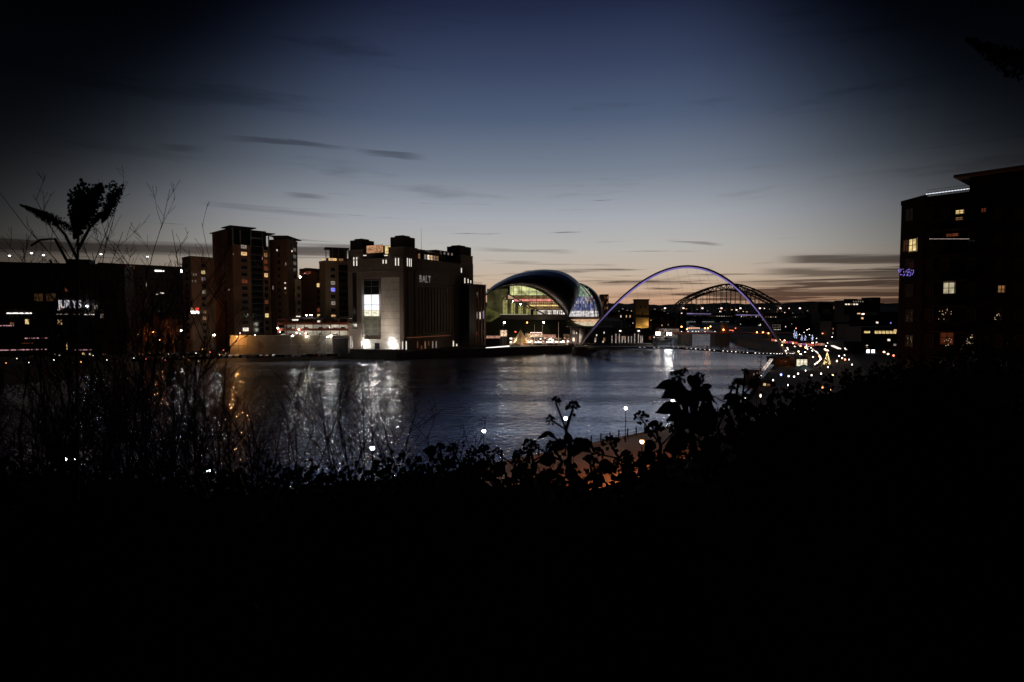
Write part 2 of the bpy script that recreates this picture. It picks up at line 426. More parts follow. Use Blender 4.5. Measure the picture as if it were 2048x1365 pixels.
# far part of north bank
g = G(); pts = [(x, y) for x, y in EDGE[10:]]
g.prism(pts + [(1500, 1300), (1500, 172), (90, 171.5)], -1, 3.99)
struct('city_ground', g, M_asph)

# south bank (Gateshead): land at z=4
SB = [(-600, 60), (-300, 150), (-182, 210), (-163, 262), (-128, 292), (-92, 312), (-60, 306), (-40, 318), (-16, 334), (14, 352), (36, 361), (46, 372), (64, 395), (107, 436), (118, 500), (150, 620), (190, 800), (240, 1100)]
g = G(); g.prism(SB + [(-1500, 1100), (-1500, 60)], -1, 4)
struct('south_quay', g, M_asph)
g = G()
for a, b in zip(SB, SB[1:]):
    a, b = Vector(a), Vector(b); d = (b - a).normalized(); n = Vector((-d.y, d.x)); g.prism([tuple(a - n * .35), tuple(b - n * .35), tuple(b + n * .5), tuple(a + n * .5)], -1, 4.22)
struct('south_quay_wall', g, M_stone)
# raised ground behind
def berm(name, poly, z, m): g = G(); g.prism(poly, 3.9, z); return struct(name, g, m)
# embankment below the concert hall
g = G()
rows = [[(-14, 385, 4), (30, 392, 4), (70, 420, 4), (98, 470, 4)], [(-20, 400, 12), (25, 404, 14), (62, 436, 13), (100, 500, 12)], [(-30, 410, 20.5), (20, 412, 21), (60, 450, 18), (100, 520, 16)], [(-40, 600, 22), (40, 600, 22), (80, 600, 20), (105, 610, 18)]]
for r_ in rows: g.v += r_
for j in range(3):
    for i in range(3): a = j * 4 + i; g.f.append((a, a + 1, a + 5, a + 4)); g.m.append(0)
struct('embankment', g, M_grass)
# distant hills
def hills(name, D, base, amp, seed, x0=-2600, x1=3200, col=None):
    rr = random.Random(seed); g = G(); n = 420; ph = [rr.uniform(0, 6.28) for _ in range(6)]
    for i in range(n + 1):
        x = x0 + (x1 - x0) * i / n
        h = base + amp * (.5 * math.sin(i * .09 + ph[0]) + .3 * math.sin(i * .23 + ph[1]) + .2 * math.sin(i * .61 + ph[2])) + rr.uniform(-.12, .12) * amp + amp * .25 * math.sin(i * 1.9 + ph[3]) * math.sin(i * .37)
        g.v += [(x, D - 500, -2), (x, D, h), (x, D + 800, h * .8)]
    for i in range(n):
        for k in range(2): a = i * 3 + k; g.f.append((a, a + 3, a + 4, a + 1)); g.m.append(0)
    g.sm = True; return struct(name, g, col or M_soil)
hills('hills', 1900, 36, 7, 3); hills('far_hills', 3600, 72, 12, 11, -5000, 6000)

# ------------------------------------------------------------------ flats and hotel on the left
def windows_col(parent, F, u, w, h, z0, dz, n, lit={}, nx=2, pane=None):
    for k in range(n):
        win(parent, F, u, z0 + k * dz, w, h, lit.get(k, pane or M_glass), nx, 1)
def sills(parent, F, u, w, z0, dz, n, m):
    g = G(); g.box(-.1, -.16, -.22, w + .1, 0, -.04); me = g.mesh('sill', m)
    for k in range(n): inst('sill', me, parent, F.pt(u, z0 + k * dz, 0), F.rz)
def lit_col(F, x, ys_map, z0, dz):
    out = {}
    for y, m in ys_map: out[int(round((F.uz(x, y)[1] - z0) / dz))] = m
    return out

# --- tower with slab roof, tallest
def tower_tall():
    Dl, Dc, Dr = 352, 330, 345
    A, B, C = P2(428, Dl), P2(468, Dc), P2(542, Dr)
    back = (Vector(A) + Vector(C) - Vector(B)); zt = zat(490, 333); zr = zat(455, 333)
    t = thing('apartment_tower', 'tallest brick apartment tower with open penthouse frame and thin flared roof', 'apartment tower', (B[0], B[1], 4))
    g = G(); g.prism([A, B, C, (back.x, back.y)], 4, zt); part('wall', g, M_brick, t)
    FL, FR = Fac(A, B), Fac(B, C)
    # penthouse core set back, with posts and roof
    g = G()
    def inset(F, u0, u1, z0, z1, o0, o1, m=0): F.slab(g, u0, u1, z0, z1, o0, o1, m)
    inset(FL, 0, FL.L * .72, zt, zr - 1, -10, -.02); part('penthouse', g, M_brick, t)
    g = G(); FR.slab(g, 1, FR.L - 1, zt, zr - .6, -9, -2.2); part('penthouse', g, M_glass, t)
    for k, u in enumerate((.15, FR.L * .2, FR.L * .48, FR.L * .80, FR.L * .97)):
        g = G(); FR.slab(g, u, u + .55, zt, zr - .2 - k * .35, -.6, -.05); part('pillar', g, M_conc, t)
    g = G(); FR.slab(g, FR.L * .48, FR.L * .80, zt + (zr - zt) * .42, zt + (zr - zt) * .5, -.5, .1); part('balcony', g, M_conc, t)
    g = G()
    FR.slab(g, -1.5, FR.L * .62, zr, zr + .5, -12, 1.2); part('roof', g, M_roof, t)
    g = G(); FR.slab(g, FR.L * .6, FR.L + 3, zr - 2.2, zr - 1.7, -12, 1.0); part('roof', g, M_roof, t)
    g = G(); FL.slab(g, -2.2, FL.L, zr - 1.0, zr - .6, -9, .7); part('roof', g, M_roof, t)
    # recess with balconies on right face
    u0, _ = FR.uz(504, 600); u1, _ = FR.uz(526, 600)
    g = G(); FR.slab(g, u0, u1, 10, zt - .3, .01, .05); part('glazing', g, M_glass, t)
    dz = (zt - 12) / 14.5
    for k in range(14):
        g = G(); z = 12 + k * dz; FR.slab(g, u0, u1, z, z + .22, .06, 1.1); FR.slab(g, u0, u1, z + 1.0, z + 1.08, 1.0, 1.1)
        for q in range(7): FR.slab(g, u0 + (u1 - u0) * q / 6.3, u0 + (u1 - u0) * q / 6.3 + .06, z + .22, z + 1.0, 1.02, 1.08)
        part('balcony', g, M_frame, t)
    for (x, y, m) in ((507, 476 + 35, E_dimw), (524, 514, E_pink), (511, 526, E_white), (521, 636, E_dimw), (515, 528, E_warm2), (521, 612, E_warm2)):
        pwin(t, FR, x, y, x + 2.4, y + 6, m)
    # window columns
    ua, _ = FR.uz(484, 600); wa = FR.uz(496, 600)[0] - ua
    z0 = zat(663, 335); dz = (zat(498, 335) - z0) / 12
    windows_col(t, FR, ua, wa, dz * .55, z0, dz, 13, {12: E_dimw, 11: E_warm, 7: E_red, 0: E_white}, 3); sills(t, FR, ua, wa, z0, dz, 13, M_conc)
    uc, _ = FR.uz(529, 600); wc = FR.uz(537, 600)[0] - uc
    windows_col(t, FR, uc, wc, dz * .6, z0, dz, 13, {11: E_warm2, 10: E_red, 9: E_red, 8: E_warm, 4: E_red, 2: E_yell}, 2); sills(t, FR, uc, wc, z0, dz, 13, M_conc)
    for x, y, m in ((466, 507, E_warm2), (457, 578, E_dimw), (479, 665, E_lampp)): pwin(t, FL if x < 467 else FR, x, y, x + 1.8, y + 4, m)
    # plain dark window slots on the left face
    ul, _ = FL.uz(450, 600); windows_col(t, FL, ul, 1.6, dz * .5, z0, dz, 13, {}, 1)
    g = G(); u, _ = FR.uz(497, 600); FR.slab(g, u + .6, u + .9, 5, zt, 0, .12); u, _ = FR.uz(527, 600); FR.slab(g, u - .1, u + .3, 5, zt, 0, 1.2); FR.slab(g, FR.L - .4, FR.L, 5, zt, 0, .2); part('rib', g, M_buff, t)
tower_tall()

def block_tower(name_label, xs_, Ds, ytop, zb, mwall, roofm=M_roof, floors=12, cols=(), slots=(), lits=(), pent=None, name='apartment_tower'):
    """xs_: pixel columns left, corner, right; cols: (face, x0, x1, lit dict)."""
    A, B, C = P2(xs_[0], Ds[0]), P2(xs_[1], Ds[1]), P2(xs_[2], Ds[2]); back = Vector(A) + Vector(C) - Vector(B)
    zt = zat(ytop, Ds[1]); t = thing(name, name_label, 'apartment tower', (B[0], B[1], 4))
    g = G(); g.prism([A, B, C, (back.x, back.y)], 4, zt); part('wall', g, mwall, t)
    FL, FR = Fac(A, B), Fac(B, C)
    g = G(); g.prism([A, B, C, (back.x, back.y)], zt, zt + .35); part('roof', g, roofm, t)
    g = G()
    for F in (FL, FR): F.slab(g, .0, F.L, zt - .3, zt + .75, .01, .22)
    part('parapet', g, mwall, t)
    dz = (zt - zb - 1.5) / floors
    for face, x0, x1, lit in cols:
        F = FL if face == 'L' else FR
        u0, _ = F.uz(x0, 600); u1, _ = F.uz(x1, 600)
        windows_col(t, F, u0, u1 - u0, dz * .55, zb, dz, floors, lit, 2); sills(t, F, u0, u1 - u0, zb, dz, floors, M_conc)
    for face, x0, x1 in slots:
        F = FL if face == 'L' else FR
        u0, _ = F.uz(x0, 600); u1, _ = F.uz(x1, 600)
        g = G(); F.slab(g, u0, u1, zb, zt - 1.5, .01, .05); part('glazing', g, M_glass, t)
        for k in range(floors):
            g = G(); z = zb + k * dz; F.slab(g, u0, u1, z, z + .2, .06, .9); F.slab(g, u0, u1, z + 1, z + 1.08, .8, .9)
            for q in range(6): F.slab(g, u0 + (u1 - u0 - .1) * q / 5, u0 + (u1 - u0 - .1) * q / 5 + .06, z + .2, z + 1.0, .82, .88)
            part('balcony', g, M_frame, t)
    for face, x, y, w, h, m in lits: pwin(t, FL if face == 'L' else FR, x, y, x + w, y + h, m)
    return t, FL, FR, zt, dz
t, FL, FR, zt, dz = block_tower('low dark apartment block at the left foot of the tallest tower', (367, 384, 430), (322, 312, 322), 515, 10, M_brick, floors=12,
    cols=(('R', 404, 412, {10: E_yell, 9: E_dimw, 7: E_dimw, 6: M_glass, 4: E_warm2, 3: E_warm2, 1: M_glass}), ('L', 372, 378, {})),
    lits=(('R', 386, 547, 2, 5, E_dimw), ('R', 391, 547, 2, 5, E_dimw), ('R', 390, 561, 2, 4, E_dimw), ('R', 384, 561, 2, 4, E_dimw)))
pwin(t, FR, 380.5, 622, 398, 628, E_stripw, 4, 1, 'sign_light', .1); pwin(t, FR, 381, 615.5, 389, 621.5, E_warm2, 2, 1, 'shop_window'); pwin(t, FR, 390, 615.5, 398, 621.5, emi('sign_red', (1, .06, .03), .9), 2, 1, 'sign_panel', .08)
t, FL, FR, zt, dz = block_tower('dark brick tower with wing roof right behind the tallest tower', (540, 577, 597), (352, 345, 362), 480, 12, M_brick, floors=13,
    cols=(('L', 557, 562, {9: M_glass}), ('R', 588, 594, {})),
    lits=(('L', 553, 499, 2.6, 4, E_white), ('R', 583, 501, 3, 3, E_lampp), ('L', 570.5, 525, 2, 7, E_dimw), ('L', 545, 572, 2, 8, E_dimw), ('L', 569, 565, 3, 3, E_white), ('L', 569, 575, 3, 4, E_white), ('L', 570, 585, 2, 3, E_warm2)))
g = G(); FR.slab(g, -3, FR.L + 3.5, zt + 1.6, zt + 2.1, -9, 1.5); part('roof', g, M_roof, t)
g = G(); FR.slab(g, 0, FR.L * .85, zt + .36, zt + 1.6, -8, -.5); part('penthouse', g, M_dark, t)
g = G(); FR.slab(g, FR.L * .45, FR.L * .5, zt - 7, zt + 1.6, .1, .5); part('pillar', g, M_conc, t)
t, FL, FR, zt, dz = block_tower('narrow lower wing attached to the right of the wing-roofed tower', (590, 592, 603), (340, 338, 342), 560, 12, M_buff, floors=7, cols=(('R', 595, 600, {6: M_glass, 2: M_glass}),), name='apartment_wing')
t, FL, FR, zt, dz = block_tower('buff apartment tower with glowing terrace beside the flour mill', (640, 652, 700), (352, 345, 350), 524, 13, M_buff, floors=10,
    cols=(('R', 662, 671, {8: M_glass, 7: E_dimw, 6: E_blue, 5: M_glass, 4: E_dimw, 3: M_glass, 2: E_warm, 1: M_glass}),), slots=(('R', 678, 697),),
    lits=(('R', 690, 540, 4, 7, E_pink), ('R', 690, 562, 4, 6, E_white), ('R', 681, 573, 2.5, 5, E_dimw), ('R', 691, 573, 3, 4, E_white), ('R', 690, 596, 5, 5, E_pink)))
z1, z2 = zat(517, 345), zat(497, 345)
g = G(); FR.slab(g, 1, FR.L, zt + .36, z1 + .4, -9, -1.6); part('penthouse', g, M_buff, t)
pwin(t, FR, 657, 516, 674, 523.5, E_warm, 3, 1, 'terrace_window', -1.5); pwin(t, FR, 678, 517, 687, 525, E_warm2, 3, 1, 'terrace_window', -1.5); pwin(t, FL, 644, 517, 648, 522, E_yell, 1, 1, 'terrace_window', .03)
g = G(); FR.slab(g, 0, FR.L, z2, z2 + .6, -10, .8); part('roof', g, M_roof, t)
g = G(); FR.slab(g, 3, FR.L - 1, z1 + .41, z2, -8, -2.2); part('penthouse', g, M_dark, t)
for u in (.3, 4.0, 7.4, 11):
    g = G(); FR.slab(g, u, u + .45, z1 + .41, z2, -.7, -.2); part('pillar', g, M_conc, t)
# dim building with curved roof between towers
A, B = P2(600, 380), P2(645, 372); F = Fac(A, B)
t = thing('apartment_block', 'low dark block with a curved roof between the towers', 'apartment block', (A[0], A[1], 4))
g = G(); zs = [zat(y, 376) for y in (537, 536, 540, 545, 551)]
for k in range(5): u0, u1 = F.L * k / 5, F.L * (k + 1) / 5; F.slab(g, u0, u1 - .002, 4, zs[k], -14, 0)
part('wall', g, M_brick, t)
u, _ = F.uz(634, 600); windows_col(t, F, u, 2.4, 2.4, 13, 3.9, 9, {7: E_yell, 2: E_yell, 1: E_white, 3: E_red}, 2)
pwin(t, F, 612, 543, 622, 549, E_red, 3); pwin(t, F, 599, 553, 602, 556, E_lampw); pwin(t, F, 608, 546, 611, 548, E_pink)
g = G(); F.slab(g, -.5, F.L * .35, zat(558, 378), zat(556, 378), .02, 2); part('canopy', g, M_conc, t)

# --- multi-storey car park
A, B = P2(554, 318), P2(697, 322); F = Fac(A, B)
t = thing('car_park', 'open multi-storey car park with red spandrels and bright white decks', 'car park', (A[0], A[1], 4)); CARPARK = F
levels = [673, 660, 648, 637]
zl = [zat(y, 320) for y in levels]
g = G(); F.slab(g, 0, F.L, 4, zl[0], -28, 0); part('base', g, M_conc, t)
for k in range(1, 4):
    uu = 0 if k < 3 else F.L * .12
    g = G(); F.slab(g, uu, F.L, zl[k] - .35, zl[k], -28, -.02); part('deck', g, M_conc, t)
    g = G(); F.slab(g, uu, F.L, zl[k] - .5, zl[k] + .75, -.0, .22); part('spandrel', g, M_redbr if k < 3 else M_dark, t)
for k in range(3):
    for q in range(9):
        g = G(); u = F.L * q / 8.15; F.slab(g, u, u + .35, zl[k] + .01, zl[k + 1] - .51, -.5, -.05); part('column', g, M_redbr, t)
for k in range(2):
    for q in range(8):
        g = G(); u = F.L * (q + .22) / 8; F.slab(g, u, u + 2.3, zl[k + 1] - .5, zl[k + 1] - .42, -9, -8.6); part('tube_light', g, E_stripw, t)
    light('deck_light', F.pt(F.L * .3, zl[k] + 2.2, -8), (1, .9, .75), 900, t, 1.2); light('deck_light', F.pt(F.L * .75, zl[k] + 2.2, -8), (1, .9, .75), 900, t, 1.2)
g = G(); F.slab(g, 0, F.L, zl[0] + .01, zl[2], -14.3, -14); part('back_wall', g, M_white, t)
for px, py in ((556, 657), (594, 667), (612, 667), (598, 659), (560, 664), (613, 631.5), (621, 630.5), (624, 631)):
    u, z = F.uz(px, py); g = G(); p = F.pt(u, z, .6); g.ball(p, .2); part('lamp', g, E_lampw, t)
g = G(); F.slab(g, F.L * .0, F.L * .16, zl[3] - .8, zl[3] - .3, -12, .6); part('ramp_roof', g, M_redbr, t)
g = G(); F.slab(g, F.L * .12, F.L * .45, zl[3], zl[3] + 1.0, -.15, 0); F.slab(g, F.L * .45, F.L, zl[3] + .9, zl[3] + 1.0, -.15, 0)
for q in range(20): F.slab(g, F.L * (.45 + .0275 * q), F.L * (.45 + .0275 * q) + .08, zl[3], zl[3] + .9, -.12, -.04)
part('railing', g, M_black, t)
pwin(t, F, 592, 632, 601, 636, E_white, 2); pwin(t, F, 584, 638, 597, 642, E_white, 2)

# --- retaining wall
A, B = P2(458, 287), P2(665, 296); F = Fac(A, B); WALLF = F
t = thing('retaining_wall', 'long concrete retaining wall above the parked cars, glowing orange at its left end', 'wall', (A[0], A[1], 4))
ztop = zat(671, 290)
n = 12
for k in range(n):
    g = G(); u0, u1 = F.L * k / n, F.L * (k + 1) / n - .08; F.slab(g, u0, u1, 4, 4 + (ztop - 4) * .47, -1, 0); F.slab(g, u0, u1, 4 + (ztop - 4) * .49, ztop - .35, -1, .05); part('panel', g, mat('wall_stained', (.17, .15, .13), .9, var=.6, scale=.25, bump=.3), t)
g = G(); F.slab(g, -.2, F.L, ztop - .34, ztop, -1.2, .25); part('coping', g, M_conc, t)
g = G()
for k in range(60): F.slab(g, F.L * k / 60, F.L * k / 60 + .06, ztop, ztop + 1.0, -.5, -.44)
F.slab(g, 0, F.L, ztop + .95, ztop + 1.03, -.5, -.44); part('railing', g, M_black, t)
light('wall_light', F.pt(4, 4 + (ztop - 4) * .85, 3.6), (1, .42, .10), 3000, t, .2)
light('wall_light', F.pt(F.L * .98, ztop - 1.4, 3.4), (1, .93, .85), 650, t, .15); light('wall_light', F.pt(F.L * .74, ztop - 1.0, 2.8), (1, .72, .25), 260, t, .15); light('wall_light', F.pt(F.L * .3, ztop - .6, 4), (.9, 1, .8), 60, t, .15)
for u, m in ((3.5, E_lampo), (F.L * .98, E_lampw), (F.L * .74, E_lampw)):
    g = G(); F.slab(g, u - .2, u + .2, ztop - .7, ztop - .45, .06, .7); part('bracket_lamp', g, m, t)
A2, B2 = P2(665, 292), P2(695, 293); F2 = Fac(A2, B2)
t = thing('service_block', 'plain black service block between the retaining wall and the flour mill', 'building', (A2[0], A2[1], 4))
g = G(); F2.slab(g, 0, F2.L, 4, zat(679, 292), -8, 0); part('wall', g, M_dark, t)
g = G(); F2.slab(g, -.1, F2.L + .1, zat(679, 292), zat(678, 292) + .1, -8.1, .12); part('parapet', g, M_dark, t)
g = G(); F2.slab(g, F2.L * .35, F2.L * .6, 4, 7.0, .01, .06); part('door', g, M_steel, t)

# --- hotel at far left
def hotel():
    A, B = P2(-160, 262), P2(252, 290); F = Fac(A, B); t = thing('hotel', 'long dark riverside hotel with a glowing JURYS sign and pink light strips', 'hotel', (B[0], B[1], 4))
    zt = zat(528, 278); g = G(); F.slab(g, 0, F.L, 4, zt, -18, 0); part('wall', g, M_dark, t)
    g = G(); u0, _ = F.uz(130, 520); u1, _ = F.uz(178, 520); F.slab(g, u0, u1, zt, zat(518, 282), -10, -1); part('plant_room', g, M_dark, t)
    g = G(); F.slab(g, 0, F.L, zt, zt + .5, -.3, .15); part('parapet', g, M_dark, t)
    dz = (zt - 9) / 9; lit = {(14, 5): E_yell, (31, 5): E_yell}
    nw = 34
    for k in range(9):
        for q in range(nw):
            u = F.L * (q + .3) / nw; px = 0
            m = M_glass
            if rnd.random() < .035: m = rnd.choice([E_warm2, E_dimw, E_red])
            win(t, F, u, 9 + k * dz, 1.5, dz * .5, m, 1, 1)
    for x0, y0, x1, y1, m in ((50, 638.5, 58, 649, E_yell), (115, 640, 124, 650, E_warm), (68, 587, 86, 603, emi('lit_brown', (1, .5, .2), .03, .5, 1)), (92, 587, 112, 603, emi('lit_brown', (1, .5, .2), .03, .5, 1)), (108, 708, 113, 712, E_dimw), (117, 710, 121, 713, E_white), (164, 706, 170, 710, E_warm), (178, 707, 182, 711, E_white), (222, 711, 226, 714, E_dimw), (60, 712, 66, 716, E_warm2), (205, 708, 212, 712, E_warm2), (20, 645, 28, 650, E_warm2)): pwin(t, F, x0, y0, x1, y1, m, 2, 1, out=.12)
    for x0, x1, y, m in ((14, 64, 627, E_stripw), (113, 139, 629, E_dimw), (148, 160, 629, E_dimw), (169, 189, 629.5, E_white), (-20, 28, 652, E_stripp), (50, 96, 677, E_stripp), (-60, 96, 702, E_stripp), (150, 183, 700.5, E_stripp), (44, 70, 687, E_red)):
        u0, z = F.uz(x0, y); u1, _ = F.uz(x1, y); g = G(); F.slab(g, u0, u1, z - .18, z + .18, .13, .3); part('light_strip', g, m, t)
    for x, y0, y1 in ((133, 685, 700), ): 
        u, z1_ = F.uz(x, y0); _, z0_ = F.uz(x, y1); g = G(); F.slab(g, u, u + .3, z0_, z1_, .13, .3); part('light_strip', g, E_warm, t)
    # sign letters
    u0, zb = F.uz(116, 616); u1, _ = F.uz(165, 616); _, zt_ = F.uz(116, 600)
    ms = emi('sign_white', (.95, .92, 1), .65); letters('JURYS', F, t, u0, zb, u1, zt_ - zb, (ms, ms, 9), .5, .02, 'sign_letter')
    g = G(); u, z = F.uz(174, 613); g.ball(F.pt(u, z, .5), .5); part('lamp', g, E_lampc, t)
hotel()
# block right of hotel with lit stairwell
def stair_block():
    A, B = P2(200, 300), P2(368, 330); F = Fac(A, B); t = thing('apartment_block', 'dark flats beside the hotel with one lit stairwell column of round lamps', 'apartment block', (A[0], A[1], 4))
    g = G(); zt = zat(531, 312); F.slab(g, 0, F.L, 4, zt, -14, 0); part('wall', g, M_dark, t)
    g = G(); F.slab(g, 0, F.L, zt, zt + .5, -.3, .1); part('parapet', g, M_dark, t)
    for y in (538, 553.5, 563, 577, 589, 601):
        pwin(t, F, 237.5, y - 1.6, 243.5, y + 1.8, E_white, 1)
    for k in range(9):
        for q in range(2): pwin(t, F, 210 + k * 7.0, 527.8 + q * 4 + 4, 213.4 + k * 7.0, 530 + q * 4 + 4, rnd.choice([E_warm2, E_red, E_dimw, M_glass]))
    for r_ in range(9):
        for q in range(16):
            u = F.L * (q + .4) / 16
            win(t, F, u, 8 + r_ * 4.2, 1.5, 1.9, M_glass if rnd.random() > .05 else rnd.choice([E_warm2, E_red]), 1, 1)
    for x0, y0, x1, y1, m in ((309, 540, 328, 543.5, E_stripw), (290.5, 560, 293.5, 575, E_dimw), (361, 540, 366, 546, E_lampc), (312, 588, 316, 590, E_white), (320, 585, 328, 588, E_white)): pwin(t, F, x0, y0, x1, y1, m, 1, 1, out=.12)
stair_block()

# ------------------------------------------------------------------ the flour mill (art centre)
def mill():
    M_millb = mat('mill_brick', (.27, .215, .18), .88, var=.35, scale=.18, bump=.2)
    C = P2(807, 315); sd = Vector((34, 59)).normalized(); fd = Vector((-.866, .5)); fd = Vector((-sd.y, sd.x))
    L, W = 67.0, 40.5
    Cv = Vector(C); Lf = Cv + fd * W; Rb = Cv + sd * L; Bk = Lf + sd * L
    FF, FS = Fac(Lf, Cv), Fac(Cv, Rb)
    t = thing('flour_mill', 'huge brick flour mill with four square corner towers and a bright tall glass recess', 'building', (C[0], C[1], 4))
    zsh, zbd, ztw = 54.0, 59.6, 65.6
    # body with recess opening in front facade
    ua, _ = FF.uz(722, 600); ub, _ = FF.uz(799, 600); zrec = FF.uz(760, 556)[1]
    def body(u0, u1, z0, z1, o0, o1, m=0, F=FF, n='wall', mat_=None):
        g = G(); F.slab(g, u0, u1, z0, z1, o0, o1); return part(n, g, mat_ or M_millb, t)
    body(0, W, 4, zsh, -L, -5.0)
    body(0, ua, 4, zsh, -4.99, 0); body(ub, W, 4, zsh, -4.99, 0); body(ua + .01, ub - .01, zrec, zsh, -4.99, -.02)
    # slots in front pillar
    x0, x1 = FF.uz(705.5, 600)[0], FF.uz(713.5, 600)[0]; z0 = FF.uz(709, 660)[1]; body(x0, x1, z0, 47, .01, .05, n='slot', mat_=M_glass)
    g = G(); FF.slab(g, 0, W, zsh - 7.2, zsh - 6.8, .02, .2); FF.slab(g, 0, W, zsh - .5, zsh, .02, .35); part('cornice', g, M_conc, t)
    # recess: glass wall and curved stair drum
    ug0, ug1 = ua + .4, FF.uz(753.5, 600)[0]
    zg0 = FF.uz(740, 671)[1]
    e_hi = emi('atrium_white', (.93, .94, 1), 1.15, .12, .3); e_mid = emi('atrium_cream', (1, .95, .72), .9, .4, .8); e_low = emi('atrium_olive', (.55, .5, .32), .12, .6, .8)
    lev = [671, 658, 645.5, 633, 621, 610, 589, 573, 561]; mt = [e_low, e_low, e_low, e_mid, e_hi, e_hi, M_glass, M_glass]
    for k in range(8):
        za, zb_ = FF.uz(740, lev[k])[1], FF.uz(740, lev[k + 1])[1]
        for q in range(2):
            w = (ug1 - ug0) / 2
            win(t, FF, ug0 + q * w, za, w, zb_ - za - .05, mt[k], 1, 1, 'pane', -2.0)
    g = G(); FF.slab(g, ua + .05, ua + .35, 5, zrec, -2.2, -.4); part('lit_edge', g, M_conc, t)
    g = G(); ud0, ud1 = FF.uz(755.5, 600)[0], ub - .2
    for k in range(9):
        za = 9.6 + (zrec + 1.2 - 9.6) * k / 9; zb_ = 9.6 + (zrec + 1.2 - 9.6) * (k + 1) / 9 - .12
        g = G(); N = 14; pts = []
        for i in range(N + 1):
            a = i / N; u = ud0 + (ud1 - ud0) * a; o = -3.2 + 2.6 * math.sin(math.pi * (.15 + .7 * a))
            pts.append(FF.pt(u + (k * .10 if i == 0 else 0), 0, o))
        g.add([(p.x, p.y, za) for p in pts] + [(p.x, p.y, zb_) for p in pts], [(i, i + 1, i + N + 2, i + N + 1) for i in range(N)]); part('stair_drum_panel', g, M_white, t)
    body(ua + .36, ub - .02, 4, 9.5, -3.4, -1.4, n='entrance_wall', mat_=M_white)
    g = G(); u = FF.uz(745, 600)[0]; FF.slab(g, u, u + 3.6, 4, 7.6, -1.39, -1.25); part('door', g, M_glass, t)
    u = FF.uz(700, 600)[0]; pwin(t, FF, 702, 683, 706, 696, E_slit, 1)
    # floodlights at the entrance
    for px, py, w in ((727.5, 686, 500), (783, 689, 560)):
        u, z = FF.uz(px, py); g = G(); g.ball(FF.pt(u, z, .5), .36); o = part('floodlight', g, E_flood, t); light('flood_lamp', FF.pt(u, z + .5, 2.4), (1, .94, .86), w * .55, t, .4)
    light('recess_uplight', FF.pt(FF.uz(770, 600)[0], 16, 9.0), (1, .80, .62), 2300, t, .6)
    # corner towers
    tw = 9.5
    for (F, u0, o0, lab) in ((FF, 0, 0, 1), (FF, W - tw - 1.2, 0, 1)):
        g = G(); F.slab(g, u0, u0 + tw + 1.2, zsh, zbd, -12, -.6); part('corner_tower', g, M_millb, t)
        g = G(); F.slab(g, u0 + .8, u0 + tw + .4, zbd, ztw - .6, -11, -1.4); F.slab(g, u0 + 2.6, u0 + tw - 1.4, ztw - .6, ztw + .3, -9, -3); part('tower_cap', g, M_dark, t)
        g = G(); F.slab(g, u0 - .1, u0 + tw + 1.3, zbd - .5, zbd, -12.1, -.4); F.slab(g, u0 - .1, u0 + tw + 1.3, zsh + .05, zsh + .6, -12.1, -.4); part('string_course', g, M_conc, t)
    for u0, dpt in ((L - 13.2, 8),):
        g = G(); FS.slab(g, u0, u0 + 13.2, zsh - .2, zbd, -12, -.3); part('corner_tower', g, M_millb, t)
        g = G(); FS.slab(g, u0 + .5, u0 + 12.4, zbd, ztw - .6, -11, -1.0); FS.slab(g, u0 + 2, u0 + 9, ztw - .6, ztw + .1, -9, -3); part('tower_cap', g, M_dark, t)
        g = G(); FS.slab(g, u0 - .1, u0 + 13.3, zbd - .5, zbd, -12.1, -.1); FS.slab(g, u0 - .1, u0 + 13.3, zsh + .05, zsh + .7, -12.1, -.1); part('string_course', g, M_conc, t)
    # roof pavilion (restaurant) between the front towers
    ur0, ur1 = tw + 1.3, W - tw - 1.3
    body(ur0, ur1, zsh, zbd + 1.2, -10, -1.6, n='roof_pavilion', mat_=M_dark)
    pwin(t, FF, 729, 491.5, 762.5, 507, emi('pavilion_orange', (1, .50, .26), .42, .55, .7), 5, 2, 'pavilion_window', -1.5); pwin(t, FF, 766, 491.5, 777.5, 508, E_yell, 2, 1, 'pavilion_window', -1.5)
    for px in (731, 773): u, z = FF.uz(px, 511.5); g = G(); FF.slab(g, u - 1, u + 1, z - .25, z + .25, .36, .7); part('light_strip', g, E_white, t)
    # slits
    for x, y0, y1 in ((706.5, 515, 532.5), (712.2, 515, 532.5), (765.2, 520, 528), (771, 520, 528), (790, 514.5, 532), (795.8, 514.5, 532)):
        pwin(t, FF, x, y0, x + 2.4, y1, E_slit, 1, out=.03)
    for x, y0, y1 in ((813.6, 516, 533), (817.6, 517, 533.5), (821.2, 517.5, 534), (921.7, 536, 546), (928.5, 556, 567), (935, 558, 566.5), (940.4, 561, 567)):
        pwin(t, FS, x, y0, x + 2.0, y1, E_slit, 1, out=.03)
    for x, y0, y1, m in ((804, 683, 699, E_slit), (811, 683, 700, E_slit), (834, 683, 697, E_red), (841.5, 692, 702, E_red), (849, 683, 698, E_warm2), (856, 683, 692, E_red), (864, 682.5, 697, E_dimw), (871, 682.5, 697, E_dimw), (905.5, 682, 695, E_white), (912, 688, 695, E_white)):
        if x > 807: pwin(t, FS, x, y0, x + 2.4, y1, m, 1, out=.03)
        else: pwin(t, FF, x, y0, x + 2.4, y1, m, 1, out=.03)
    # side wall pilasters, bands, lettering
    g = G()
    for u in (.2, 3.4, 9.4): FS.slab(g, u, u + 1.5, 12, 47, .01, .35)
    part('pilaster', g, M_millb, t)
    for k in range(14):
        u = 13 + k * (L - 28) / 14; g = G(); FS.slab(g, u, u + 1.4, 13, 38.5, .01, .3); part('pilaster', g, M_millb, t)
